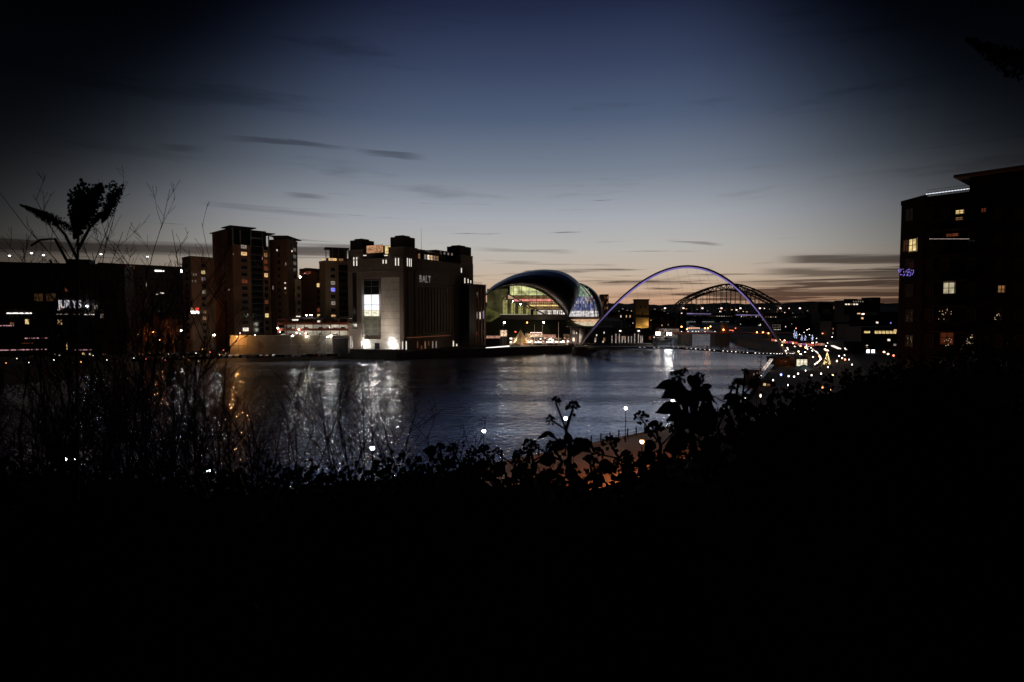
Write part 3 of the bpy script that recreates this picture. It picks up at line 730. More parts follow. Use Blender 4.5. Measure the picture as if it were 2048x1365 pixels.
    g = G(); FS.slab(g, 11, L - 13.2, 38.8, 39.4, .01, .4); FS.slab(g, 11, L - 13.2, 47.2, 47.8, .01, .4); FS.slab(g, 0, L, 11.2, 11.8, .01, .4); part('cornice', g, M_conc, t)
    g = G(); FS.slab(g, 2, L * .6, 10.7, 11.0, .41, .55); part('light_strip', g, E_red, t)
    letters('BALTIC FLOUR MILLS', FS, t, 13.5, 41.3, L * .80, 3.9, (emi('letter_glow', (1, .93, .85), .16, .6, 2), mat('letter_buff', (.5, .42, .34), .8), 4), .2, .01)
    # rooftop gallery along the side, antenna
    g = G(); FS.slab(g, 11.5, L - 14, zsh, zsh + 4.2, -16, -6); part('roof_gallery', g, M_dark, t)
    g = G(); FS.slab(g, 9.6, 38, zsh + 5.0, zsh + 5.5, -14, -1.5); part('gallery_roof', g, M_steel, t)
    for k in range(14):
        u = 11.2 + k * 2.8; g = G(); FS.slab(g, u, u + .16, zsh, zsh + 5.0, -2, -1.84); part('gallery_post', g, M_frame, t)
        win(t, FS, u + .3, zsh + .9, 2.1, 2.8, [E_white, E_warm, E_dimw, E_warm2, M_glass, E_dimw][k % 6] if k < 10 else M_glass, 2, 1, 'gallery_window', -5.9)
    g = G(); FS.slab(g, 34, L - 14, zsh + 4.3, zsh + 7, -15, -4); part('plant_room', g, M_dark, t)
    for k in range(4): win(t, FS, 37.5 + k * 3.8, zsh + 4.8, 1.6, 1.6, E_dimw, 2, 1, 'plant_window', -3.9)
    g = G(); u, _ = FS.uz(865, 500); p = FS.pt(u, 0, -8); g.tube([(p.x, p.y, zsh + 4), (p.x, p.y, zat(457, p.y))], [.12, .05], 5); part('antenna', g, M_black, t)
    # dark lift block on river side at the far end
    g = G(); FS.slab(g, L - 15, L - 1.2, 2, zat(571, 355), .01, 7); part('lift_block', g, M_dark, t)
    g = G()
    for k in range(16): FS.slab(g, L - 15 + k * .86, L - 15 + k * .86 + .06, zat(571, 355), zat(571, 355) + 1.1, 6.8, 6.86)
    FS.slab(g, L - 15, L - 1.2, zat(571, 355) + 1.05, zat(571, 355) + 1.12, 6.8, 6.86); part('railing', g, M_frame, t)
    # low river terrace wall in front
    A, B = P2(697, 303), P2(808, 299); F3 = Fac(A, B)
    tt = thing('terrace_wall', 'low dark river terrace wall in front of the flour mill', 'wall', (A[0], A[1], 4)); g = G(); F3.slab(g, 0, F3.L, 4.0, 5.6, -1, 0); part('wall', g, M_stone, tt)
    g = G(); F3.slab(g, 0, F3.L, 5.61, 5.75, -1.05, .06); part('coping', g, M_conc, tt)
    return FF, FS
FF, FS = mill()
# annexe right of the mill
A, B = P2(949, 362), P2(972, 369); F = Fac(A, B)
t = thing('annexe', 'narrow dark annexe with a roof rail between the flour mill and the concert hall', 'building', (A[0], A[1], 4))
g = G(); zt = zat(571, 366); F.slab(g, 0, F.L, 4, zt, -14, 0); part('wall', g, M_dark, t)
g = G(); F.slab(g, -.2, F.L + .2, zt, zt + .5, -14, .2); part('parapet', g, M_conc, t)
g = G()
for k in range(14): F.slab(g, F.L * k / 14, F.L * k / 14 + .07, zt + .5, zt + 2.1, -3, -2.93)
F.slab(g, 0, F.L * .9, zt + 2.0, zt + 2.1, -3, -2.93); part('railing', g, M_frame, t)
for k in range(4): g = G(); u = F.L * (k + .05) / 4; F.slab(g, u, u + .6, 4, zt - 1.5, .01, .5); part('pillar', g, M_brick, t)
for x, y0, y1, m in ((953.5, 585, 590, E_dimw), (953, 591, 595, E_red), (953, 624, 638, E_dimw), (959, 624, 639, E_white), (966, 622, 638, emi('lit_lilac', (.75, .6, 1), 1.4)), (952, 664, 671, E_red), (966, 662, 668, E_warm2), (955, 600, 606, E_red)):
    pwin(t, F, x, y0, x + 3.2, y1, m, 1, 2, out=.02)

# ------------------------------------------------------------------ concert hall with curved shell
def hall():
    t = thing('concert_hall', 'concert hall under a huge rounded steel shell with glowing glazed end', 'concert hall', tuple(at(1090, 622, 440).xy) + (20,))
    def spline(ctrl, n):
        out = []
        for i in range(n + 1):
            s = i / n * (len(ctrl) - 1); k = min(int(s), len(ctrl) - 2); f = s - k
            p0, p1, p2, p3 = ctrl[max(k - 1, 0)], ctrl[k], ctrl[k + 1], ctrl[min(k + 2, len(ctrl) - 1)]
            out.append(tuple(.5 * ((2 * b) + (-a + c) * f + (2 * a - 5 * b + 4 * c - d) * f * f + (-a + 3 * b - 3 * c + d) * f ** 3) for a, b, c, d in zip(p0, p1, p2, p3)))
        return out
    N = 44
    edge_ = spline([(971, 591), (985, 582), (1002, 575), (1022, 571.5), (1040, 571), (1058, 574), (1075, 580), (1092, 589), (1107, 601), (1119, 613), (1128, 624), (1134, 634), (1137, 646)], N)
    ridge = spline([(970, 588), (985, 572.5), (1005, 560.5), (1028, 550), (1055, 543), (1082, 539.5), (1108, 540.5), (1130, 546), (1147, 556), (1158, 567), (1160, 582), (1153, 602), (1139, 618)], N)
    def lip(a, b, k, f): return (a[0] + (b[0] - a[0]) * f, a[1] + (b[1] - a[1]) * f)
    rows = []
    for f, D in ((0, 405), (.12, 401), (.35, 403), (.65, 412), (.88, 427), (1, 440)):
        rows.append([at(*lip(edge_[i], ridge[i], 0, f), D) for i in range(N + 1)])
    # behind the ridge the shell falls away
    last = rows[-1]
    for k, (dy, dzf) in enumerate(((14, .97), (32, .86), (52, .66))):
        rows.append([Vector((p.x * (1 + dy / 440) + dy * .10, p.y + dy, 20 + (p.z - 20) * dzf)) for p in last])
    g = G()
    for r_ in rows: g.v += [tuple(p) for p in r_]
    for j in range(len(rows) - 1):
        for i in range(N): a = j * (N + 1) + i; g.f.append((a, a + 1, a + N + 2, a + N + 1)); g.m.append(0)
    g.sm = True; part('roof_shell', g, M_shell, t)
    g = G(); g.tube([at(x, y, 404.8) for x, y in edge_], .45, 6); part('shell_rim', g, M_steel, t)
    # panel seams
    for j in (2, 3, 4):
        g = G(); g.tube([rows[j][i] + Vector((0, -.15, .05)) for i in range(2, N - 1)], .10, 4); part('shell_seam', g, M_steel, t)
    # rear lobe and lit glass flank
    outer = spline([(1160, 566), (1172, 570.5), (1184, 578), (1194, 588), (1201, 600), (1205.5, 615), (1206, 632)], 20)
    innr = spline([(1160, 567), (1170, 574), (1180, 585), (1188, 598), (1193, 611), (1196, 622), (1197, 634)], 20)
    g = G()
    for i in range(21): g.v += [tuple(at(*innr[i], 446)), tuple(at((innr[i][0] + outer[i][0]) / 2, (innr[i][1] + outer[i][1]) / 2, 448)), tuple(at(*outer[i], 458)), tuple(at(outer[i][0] - 4, outer[i][1] + 2, 490))]
    for i in range(20):
        for k in range(3): a = i * 4 + k; g.f.append((a, a + 4, a + 5, a + 1)); g.m.append(0)
    g.sm = True; part('roof_shell', g, M_shell, t)
    # glass flank: strips between dark shell and rear lobe
    eg = emi('flank_green', (.62, .85, .62), .35, .6, .35); eb = emi('flank_blue', (.34, .38, .74), .30, .7, .5); eb2 = emi('flank_pale', (.62, .62, .80), .38, .7, .5); eb3 = emi('flank_deep', (.16, .2, .55), .22, .6, .5); ew = emi('flank_white', (.95, .9, .9), .75, .55, .6)
    def left_x(y): return 1161 - max(0, (y - 572)) * .38 if y < 600 else 1150 - (y - 600) * .95
    def right_x(y):
        for (xa, ya), (xb, yb) in zip(innr, innr[1:]):
            if ya <= y <= yb: return xa + (xb - xa) * (y - ya) / max(yb - ya, .01)
        return 1197
    ysl = [571, 578, 586, 594, 602, 609, 616, 622, 628, 634]
    for j in range(len(ysl) - 1):
        y0, y1 = ysl[j], ysl[j + 1]; ym = (y0 + y1) / 2; xa, xb = left_x(ym), right_x(ym); n = max(1, int((xb - xa) / 3.4))
        for q in range(n):
            p0 = xa + (xb - xa) * q / n; p1 = xa + (xb - xa) * (q + 1) / n - .5; m = eg if ym < 597 else rnd.choice([eb, eb, eb2, eb3])
            if ym > 624: m = ew
            if (ym < 600 and q == 0 and j % 2): m = M_glass
            D = 443
            g = G(); a, b, c, d = at(p0, y1 - .4, D), at(p1, y1 - .4, D), at(p1, y0, D), at(p0, y0, D)
            g.add([a, b, c, d, a + Vector((0, .3, 0)), b + Vector((0, .3, 0)), c + Vector((0, .3, 0)), d + Vector((0, .3, 0))], [(0, 1, 2, 3), (7, 6, 5, 4), (0, 4, 5, 1), (1, 5, 6, 2), (2, 6, 7, 3), (3, 7, 4, 0)]); part('pane', g, m, t)
    g = G()
    for x in (1160, 1170, 1180, 1188): g.beam(at(x, 634, 442), at(x - 1, 596, 442), .3)
    for pts in (spline([(1162, 571), (1172, 582), (1182, 597), (1188, 614), (1190, 634)], 10), spline([(1165, 570.5), (1176, 580), (1187, 595), (1193, 612), (1195, 634)], 10)):
        g.tube([at(x, y, 441) for x, y in pts], .38, 5)
    part('mullion', g, M_white, t)
    # podium terrace: tapering bowl
    g = G(); N2 = 20
    def bowl(y0, xa0, xb0, y1, xa1, xb1, m, nm, D0=436):
        g = G(); top = []; bot = []
        for i in range(N2 + 1):
            a = i / N2; bulge = 10 * math.sin(math.pi * a)
            top.append(at(xa0 + (xb0 - xa0) * a, y0, D0 - bulge)); bot.append(at(xa1 + (xb1 - xa1) * a, y1 if True else y1, D0 + 4 - bulge * .7))
        g.add(top + bot, [(i, i + N2 + 1, i + N2 + 2, i + 1) for i in range(N2)]); part(nm, g, m, t)
    bowl(634.5, 1135, 1203, 639, 1136, 1203, M_dark, 'terrace_edge'); bowl(639, 1136, 1203, 645, 1140, 1200, emi('terrace_glow', (1, .6, .35), .55, .7, .9), 'terrace_glazing'); bowl(645, 1140, 1200, 653, 1150, 1188, emi('terrace_cream_glow', (1, .85, .58), .6, .6, .9), 'terrace_underside')  # underside carries its cream light as emission
    # --- glazed end: interior decks behind the mullions
    Di = 420
    def inner_panel(x0, y0, x1, y1, m, D=Di, nm='interior_wall', th=.4):
        g = G(); a = at(x0, y1, D); b = at(x1, y0, D); g.box(a.x, D, a.z, b.x, D + th, b.z); return part(nm, g, m, t)
    e_gr = emi('hall_green', (.86, .88, .40), .62, .6, .25); e_ol = emi('hall_olive', (.42, .38, .14), .085, .6, .2); e_pk = emi('hall_pink', (1, .32, .26), .8, .4, .5); e_ylw = emi('hall_yellow', (1, .70, .28), .9, .6, .8); e_wht = emi('hall_white', (1, .86, .76), .85, .6, .8); e_br = emi('hall_brown', (.7, .40, .16), .2, .7, .5)
    inner_panel(1020, 572, 1112, 592, e_gr, 432); inner_panel(1028, 592, 1122, 598.6, e_br, 428); inner_panel(1030, 603.5, 1128, 610, e_br, 428); inner_panel(1050, 613, 1130, 620, e_br, 427, th=.4)
    inner_panel(974, 578, 1016, 632, e_ol, 416)
    inner_panel(1028, 598.8, 1124, 603, e_pk, 420, 'gallery_light'); inner_panel(1054, 610, 1128, 613, e_ylw, 420, 'gallery_light'); inner_panel(1068, 620.5, 1134, 629, e_wht, 420, 'foyer_light')
    inner_panel(1012, 598, 1055, 628, e_ol, 427)
    for y0, y1, x0 in ((591, 592.2, 1020), (603.2, 604.2, 1030), (613.2, 614.4, 1045), (619, 620.2, 1060)): inner_panel(x0, y0, 1132, y1, M_dark, 417, 'floor_slab', 8)
    for q in range(16): inner_panel(1062 + q * 4.4, 604.8, 1063.6 + q * 4.4, 606.8, E_warm, 419, 'lamp', .3)
    for k in range(24):
        x = 1072 + rnd.random() * 56; inner_panel(x, 623 - rnd.random() * 2, x + 1.1, 629, M_dark, 418.5, 'furniture', .3)
    # stair drums, their olive light put in as emission
    for x, y in ((1010.3, 600), (1026, 606), (1041, 612), (1056.5, 617.5), (1071.5, 623)):
        p = at(x, y, 409); b = at(x, 631, 409); g = G(); g.tube([(p.x, p.y, b.z), (p.x, p.y, p.z)], 1.5, 12); g.sm = False; dr_ = part('stair_drum', g, emi('drum_olive_glow', (.62, .56, .2), .38, .5, .6), t)
        g = G(); g.tube([(p.x, p.y, p.z), (p.x, p.y, p.z + .7)], [1.9, 1.2], 12); part('drum_cap', g, M_dark, dr_)
        g = G(); g.ball((p.x, p.y - .2, p.z + 1.0), .28); part('lamp', g, E_lampw if x > 1020 and x < 1050 else E_warm, t)
    g = G(); g.prism([tuple(at(1004, 622, 411).xy), tuple(at(1006, 622, 411).xy), tuple(at(1006, 622, 412).xy), tuple(at(1004, 622, 412).xy)], zat(632, 411), zat(592, 411)); part('mast', g, M_white, t)
    g = G(); g.beam(at(1012, 586, 413), at(1094, 632, 411), 1.2, .9); part('stair', g, M_dark, t)
    # mullions following the arch
    for x in (1016, 1027, 1043, 1058, 1073, 1088, 1103, 1118, 1130):
        ytop = 571
        for (xa, ya), (xb, yb) in zip(edge_, edge_[1:]):
            if xa <= x <= xb: ytop = ya + (yb - ya) * (x - xa) / (xb - xa); break
        g = G(); g.beam(at(x, ytop, 406), at(x, 631, 406), .28, .28); part('mullion', g, M_black, t)
    for y in (583, 596, 610, 621):
        g = G(); g.beam(at(1008, y, 406.2), at(1100 + (y - 583) * .75, y, 406.2), .12); part('transom', g, M_black, t)
    # base terrace
    g = G(); a = at(1000, 634, 403); b = at(1137, 630, 403); g.box(a.x, 403, a.z - 2, b.x, 436, b.z); part('base', g, M_dark, t)
    g = G(); a = at(1000, 629.5, 402); b = at(1056, 628.5, 402); g.box(a.x, 402.2, a.z - .1, b.x, 402.6, b.z); part('terrace_light', g, emi('terrace_light', (.9, .9, .6), .35), t)
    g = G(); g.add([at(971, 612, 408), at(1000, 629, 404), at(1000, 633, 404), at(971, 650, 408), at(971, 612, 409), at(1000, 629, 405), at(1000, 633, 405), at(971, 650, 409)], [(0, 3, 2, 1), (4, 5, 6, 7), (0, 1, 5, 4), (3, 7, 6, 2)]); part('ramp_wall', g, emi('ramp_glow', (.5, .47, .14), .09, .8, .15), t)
    light('hall_light', at(1085, 640, 398), (1, .85, .55), 250, t, .5)
hall()

# ------------------------------------------------------------------ tilting footbridge
LF, RF = Vector((40, 350, 4.6)), Vector((141, 304, 4.6))
APEX = Vector((100.5, 343, 50.9)); MID = (LF + RF) / 2
def arch_pt(s): return LF + (RF - LF) * s + (APEX - MID) * (4 * s * (1 - s))
DECK = [(40, 350, 5), (50, 328, 5.7), (60, 315, 6.3), (72, 304, 6.9), (85.5, 295, 7.2), (97, 286, 6.8), (108, 281, 6.2), (118, 279, 5.7), (128, 283, 5.2), (136, 291, 4.8), (141, 301, 4.6)]
def deck_pt(s):
    k = min(int(s * (len(DECK) - 1)), len(DECK) - 2); f = s * (len(DECK) - 1) - k
    p0, p1, p2, p3 = [Vector(DECK[max(0, min(len(DECK) - 1, i))]) for i in (k - 1, k, k + 1, k + 2)]
    return .5 * ((2 * p1) + (-p0 + p2) * f + (2 * p0 - 5 * p1 + 4 * p2 - p3) * f * f + (-p0 + 3 * p1 - 3 * p2 + p3) * f ** 3)
def footbridge():
    t = thing('footbridge', 'tilting footbridge with one slender arch glowing violet on its underside', 'bridge', LF)
    n = 48; g = G(); gu = G(); away = Vector((.25, .97, 0))
    for i in range(n):
        a, b = arch_pt(i / n), arch_pt((i + 1) / n)
    def ring(s):
        c = arch_pt(s); d = (arch_pt(min(1, s + .01)) - arch_pt(max(0, s - .01))).normalized(); side = d.cross((APEX - MID).normalized()).normalized(); up = side.cross(d)
        if up.z < 0: up = -up
        return c, d, side, up
    g = G(); SEC = [(-.95, -.55), (-.45, .75), (.45, .75), (.95, -.55), (0, -1.05)]
    for i in range(n + 1):
        c, d, side, up = ring(i / n); k = .82 + .2 * math.sin(math.pi * i / n)
        for a, b in SEC: g.v.append(tuple(c + side * a * k + up * b * k))
    for i in range(n):
        for k in range(5):
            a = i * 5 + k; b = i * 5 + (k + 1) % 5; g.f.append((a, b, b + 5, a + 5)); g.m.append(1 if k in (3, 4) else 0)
    g.f += [(4, 3, 2, 1, 0), tuple(n * 5 + k for k in range(5))]; g.m += [0, 0]
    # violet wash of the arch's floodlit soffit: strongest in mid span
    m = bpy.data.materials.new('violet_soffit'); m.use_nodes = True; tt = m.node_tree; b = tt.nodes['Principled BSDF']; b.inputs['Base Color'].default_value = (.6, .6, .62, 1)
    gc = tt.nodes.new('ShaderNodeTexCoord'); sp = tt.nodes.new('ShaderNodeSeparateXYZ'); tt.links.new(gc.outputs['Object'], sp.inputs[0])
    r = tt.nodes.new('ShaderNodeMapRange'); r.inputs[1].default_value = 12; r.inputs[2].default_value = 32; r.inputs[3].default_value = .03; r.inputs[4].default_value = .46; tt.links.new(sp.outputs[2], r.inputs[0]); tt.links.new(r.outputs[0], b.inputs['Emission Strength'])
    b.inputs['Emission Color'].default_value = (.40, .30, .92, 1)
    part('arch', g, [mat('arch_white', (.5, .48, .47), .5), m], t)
    for i in range(1, 18):
        s = i / 18; a = arch_pt(.06 + .88 * s); b = deck_pt(.1 + .8 * s); g = G(); g.beam(a, b, .05); part('cable', g, M_black, t)
    N = 60; gd = G(); gr = G()
    for i in range(N + 1):
        p = deck_pt(i / N); d = (deck_pt(min(1, (i + 1) / N)) - deck_pt(max(0, (i - 1) / N))); nn = Vector((d.y, -d.x, 0)).normalized()
        gd.v += [tuple(p - nn * 3), tuple(p + nn * 3), tuple(p + nn * 3 + Vector((0, 0, -.9))), tuple(p - nn * 3 + Vector((0, 0, -.9)))]
    for i in range(N):
        for k in range(4): a = i * 4 + k; b2 = i * 4 + (k + 1) % 4; gd.f.append((a, b2, b2 + 4, a + 4)); gd.m.append(0)
    part('deck', gd, M_steel, t)
    for sgn in (-2.9, 2.9):
        pts = []; g = G()
        for i in range(N + 1):
            p = deck_pt(i / N); d = (deck_pt(min(1, (i + 1) / N)) - deck_pt(max(0, (i - 1) / N))); nn = Vector((d.y, -d.x, 0)).normalized(); q = p + nn * sgn; pts.append(q + Vector((0, 0, 1.15)))
            g.beam(q, q + Vector((0, 0, 1.15)), .09)
        g.tube(pts, .06, 4); part('railing', g, M_frame, t)
    rr = random.Random(5)
    for i in range(46):
        s = .27 + .70 * i / 46
        if rr.random() < .16: continue
        p = deck_pt(s); d = deck_pt(min(1, s + .01)) - deck_pt(s - .01); nn = Vector((d.y, -d.x, 0)).normalized(); q = p + nn * 3.08
        g = G(); w = rr.uniform(.10, .28); e = d.normalized() * w; g.beam(q - e + Vector((0, 0, -.25)), q + e + Vector((0, 0, -.25)), .16, .2); part('deck_light', g, E_bead if rr.random() < .5 else emi('bead_dimmer', (1, .85, .8), 1.5), t)
    for c in (LF, RF):
        g = G(); g.tube([c + Vector((0, 0, -6)), c + Vector((0, 0, -1.2)), c + Vector((0, 0, -.2))], [4.6, 4.2, 3.2], 16); part('pier', g, M_conc, t)
    light('arch_foot_light', LF + Vector((3, -7, 2)), (1, .7, .45), 260, t, .3)
    light('arch_foot_light', RF + Vector((-2, -6, 2)), (1, .7, .45), 160, t, .3)
footbridge()

# people on the footbridge: one continuous body each
def person_proto():
    g = [(0, 0, .95), (0, 0, 1.2), (0, 0, 1.45), (0, 0, 1.55), (0, .01, 1.68), (.11, 0, .9), (.12, .04, .5), (.12, 0, .06), (.12, -.14, .04), (-.11, 0, .9), (-.12, -.1, .5), (-.12, .06, .08), (-.12, -.07, .04), (.2, 0, 1.42), (.24, .03, 1.15), (.23, -.06, .88), (-.2, 0, 1.42), (-.24, .0, 1.15), (-.23, -.1, .9)]
    rad = [.16, .15, .15, .06, .11, .1, .07, .05, .04, .1, .07, .05, .04, .07, .05, .04, .07, .05, .04]
    ed = [(0, 1), (1, 2), (2, 3), (3, 4), (0, 5), (5, 6), (6, 7), (7, 8), (0, 9), (9, 10), (10, 11), (11, 12), (2, 13), (13, 14), (14, 15), (2, 16), (16, 17), (17, 18)]
    me = bpy.data.meshes.new('person'); me.from_pydata(g, ed, []); me.materials.append(M_cloth)
    o = bpy.data.objects.new('person', me); COL.objects.link(o); md = o.modifiers.new('skin', 'SKIN')
    for v, r_ in zip(me.skin_vertices[0].data, rad): v.radius = (r_, r_)
    me.skin_vertices[0].data[0].use_root = True
    o['category'] = 'person'; return o
pp = person_proto()
lab = ['walker in dark clothes near the left end of the footbridge deck', 'walker in dark clothes left of the middle of the footbridge', 'standing figure in dark clothes at the middle of the footbridge', 'dark clad figure beside the railing just right of the footbridge middle',
       'left one of two dark figures together on the right part of the footbridge', 'right one of two dark figures together on the right part of the footbridge', 'walker in dark clothes close to the right footbridge end']
for i, (px, s) in enumerate(((1375, .36), (1385, .41), (1406, .48), (1412, .53), (1463, .625), (1472, .64), (1540, .82))):
    o = pp if i == 0 else copy_tree(pp); p = deck_pt(s); o.location = p + Vector((.3, -.6, 0)); o.rotation_euler = (0, 0, i * 1.1); tag(o, lab[i], 'person', 'people crossing the footbridge')

# ------------------------------------------------------------------ big steel arch bridge
def arch_bridge():
    D0 = 780; t = thing('arch_bridge', 'big dark steel arch road bridge with latticed arch and hanging deck', 'bridge', tuple(at(1340, 622, D0)))
    top = [(1340, 624), (1347, 618), (1368, 600), (1386, 591), (1404, 583), (1425, 575.6), (1449, 569), (1464, 568), (1480, 569.5), (1502, 576), (1518, 583), (1533, 592), (1546, 598.5), (1558, 606), (1570, 614), (1582, 624)]
    bot = [(1352, 624), (1357, 620), (1375, 604.5), (1390, 597), (1406, 590), (1428, 583.2), (1450, 580.3), (1464, 580), (1478, 581), (1497, 585.5), (1511, 590), (1525, 596), (1537, 602.5), (1548, 609), (1558, 615.5), (1568, 624)]
    def itp(L, s):
        x = s * (len(L) - 1); k = min(int(x), len(L) - 2); f = x - k
        return (L[k][0] + (L[k + 1][0] - L[k][0]) * f, L[k][1] + (L[k + 1][1] - L[k][1]) * f)
    n = 24; zd = zat(629, D0)
    for off, nm in ((0, 'near'), (17, 'far')):
        T = [at(*itp(top, i / n), D0) + Vector((0, off, 0)) for i in range(n + 1)]; B = [at(*itp(bot, i / n), D0) + Vector((0, off, 0)) for i in range(n + 1)]
        g = G()
        for i in range(n): g.beam(T[i], T[i + 1], 1.0, 1.9)
        part('top_chord', g, M_paint, t)
        g = G()
        for i in range(n): g.beam(B[i], B[i + 1], 1.0, 1.7)
        part('bottom_chord', g, M_paint, t)
        for i in range(n + 1):
            g = G(); g.beam(T[i] + Vector((0, .1, 0)), B[i] + Vector((0, .1, 0)), .8)
            if i < n: a, b = (T[i], B[i + 1]) if i % 2 else (B[i], T[i + 1]); g.beam(a + Vector((0, .2, 0)), b + Vector((0, .2, 0)), .8)
            part('brace', g, M_paint, t)
            if B[i].z > zd + 2: g = G(); g.beam(B[i], (B[i].x, B[i].y, zd), .6); part('hanger', g, M_paint, t)
    g = G()
    for i in range(2, n - 1, 2):
        a = at(*itp(top, i / n), D0); g.beam(a, a + Vector((0, 17, 0)), .6)
    part('cross_brace', g, M_paint, t)
    x0, x1 = at(1180, 622, D0).x, at(1760, 622, D0).x
    g = G(); g.box(x0, D0 - 1, zd - 2.2, x1, D0 + 18, zd); part('deck', g, M_paint, t)
    g = G(); g.box(x0, D0 - 1.3, zd + .01, x1, D0 - 1.1, zd + 1.1); part('parapet', g, M_steel, t)
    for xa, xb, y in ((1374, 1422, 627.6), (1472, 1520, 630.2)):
        g = G(); a = at(xa, y, D0 - 2); b = at(xb, y + .8, D0 - 2); g.beam(a, b, .5, 1.2); part('soffit_glow', g, emi('deck_violet_glow', (.55, .42, .9), .3, .6, .05), t)  # violet-lit deck underside drawn as glowing strips
    for px in (1360, 1568):
        g = G(); c = at(px, 622, D0 + 8); g.box(c.x - 6, D0 - 2, -1, c.x + 6, D0 + 18, zd - 2.21); part('pier', g, M_stone, t)
    # left stone pylon floodlit yellow, right one in shade
    for px0, px1, yt in ((1635, 1664, 609),):
        g = G(); a = at(px0, yt, D0 - 4); b = at(px1, yt, D0 - 4); g.box(a.x, D0 - 5, 2, b.x, D0 + 20, a.z); g.box(a.x + 2, D0 - 3, a.z, b.x - 2, D0 + 18, a.z + 2); part('pylon', g, M_stone, t)
arch_bridge()
D = 600; t = thing('stone_tower', 'square stone tower floodlit yellow at its foot, left of the steel arch bridge', 'tower', tuple(at(1285, 622, D)))
a, b = at(1272, 601, D), at(1298, 601, D); g = G(); g.box(a.x, D, 4, b.x, D + 13, a.z); part('shaft', g, mat('tower_stone', (.42, .33, .2), .9, bump=.4), t)
g = G(); g.box(a.x - .5, D - .5, a.z, b.x + .5, D + 13.5, a.z + 1.2); part('parapet', g, M_stone, t)
g = G(); g.box(a.x - .6, D - .7, 18, b.x + .6, D - .02, 19); part('string_course', g, M_stone, t)
Ft = Fac((a.x, D - .02), (b.x, D - .02))
for x, y in ((1280, 612), (1289, 612), (1284, 625)): pwin(t, Ft, x, y, x + 2.2, y + 5, M_glass)
light('tower_uplight', ((a.x + b.x) / 2 - 2, D - 3.6, 6), (1, .60, .18), 1500, t, .5); light('tower_uplight', ((a.x + b.x) / 2 + 5, D - 3, 12), (1, .60, .18), 700, t, .5)

# lamps on the arch bridge: post with paired lanterns
def lamp_proto(name, h, m, col, watt, head=.45, arm=0.0, post=.09, lum=None):
    t = thing(name, '', 'street lamp'); g = G(); g.tube([(0, 0, 0), (0, 0, .8), (0, 0, .85), (0, 0, h - .1)], [post * 1.9, post * 1.9, post, post * .7], 6)
    if arm: g.tube([(0, 0, h - .5), (arm * .3, 0, h - .05), (arm, 0, h)], post * .6, 5)
    part('post', g, lum or M_black, t)
    g = G()
    if arm: g.ball((arm, 0, h - .1), head, seg=8, rings=5, sz=.6)
    else: g.ball((0, 0, h + head * .62), head * .78, seg=10, rings=7, sz=1.15)
    lan = part('lantern', g, m, t)
    if not arm: g = G(); g.tube([(0, 0, h + head * 1.31), (0, 0, h + head * 1.7)], [head * .9, head * .1], 8); part('cap', g, M_black, lan)
    if watt: light('bulb', (arm, 0 if arm else head * 1.3, h - .1 - (head if arm else -.25)), col, watt, t, head * .3)
    return t
lp = lamp_proto('street_lamp', 8.5, E_lampp, (1, .7, .6), 0, 1.35, .05, .18)
zd = zat(628.8, 780)
names_l = ['above the left arch foot', 'second from the left on the arch bridge', 'third from the left, under the rising arch', 'fourth from the left, left of the arch crown', 'fifth from the left, right of the arch crown', 'sixth from the left, under the falling arch', 'seventh, at the right arch foot', 'eighth, beyond the right arch foot', 'ninth, beside the right pylon', 'tenth, right of the pylon']
for i, px in enumerate((1330, 1367, 1405, 1443, 1481, 1520, 1561, 1600, 1679, 1722)):
    p = at(px, 622, 776); place(lp, i == 0, (p.x, 776.5, zd - (.6 if px < 1650 else 0)), 0, 'pinkish white road lamp ' + names_l[i], 'road lamps along the arch bridge')

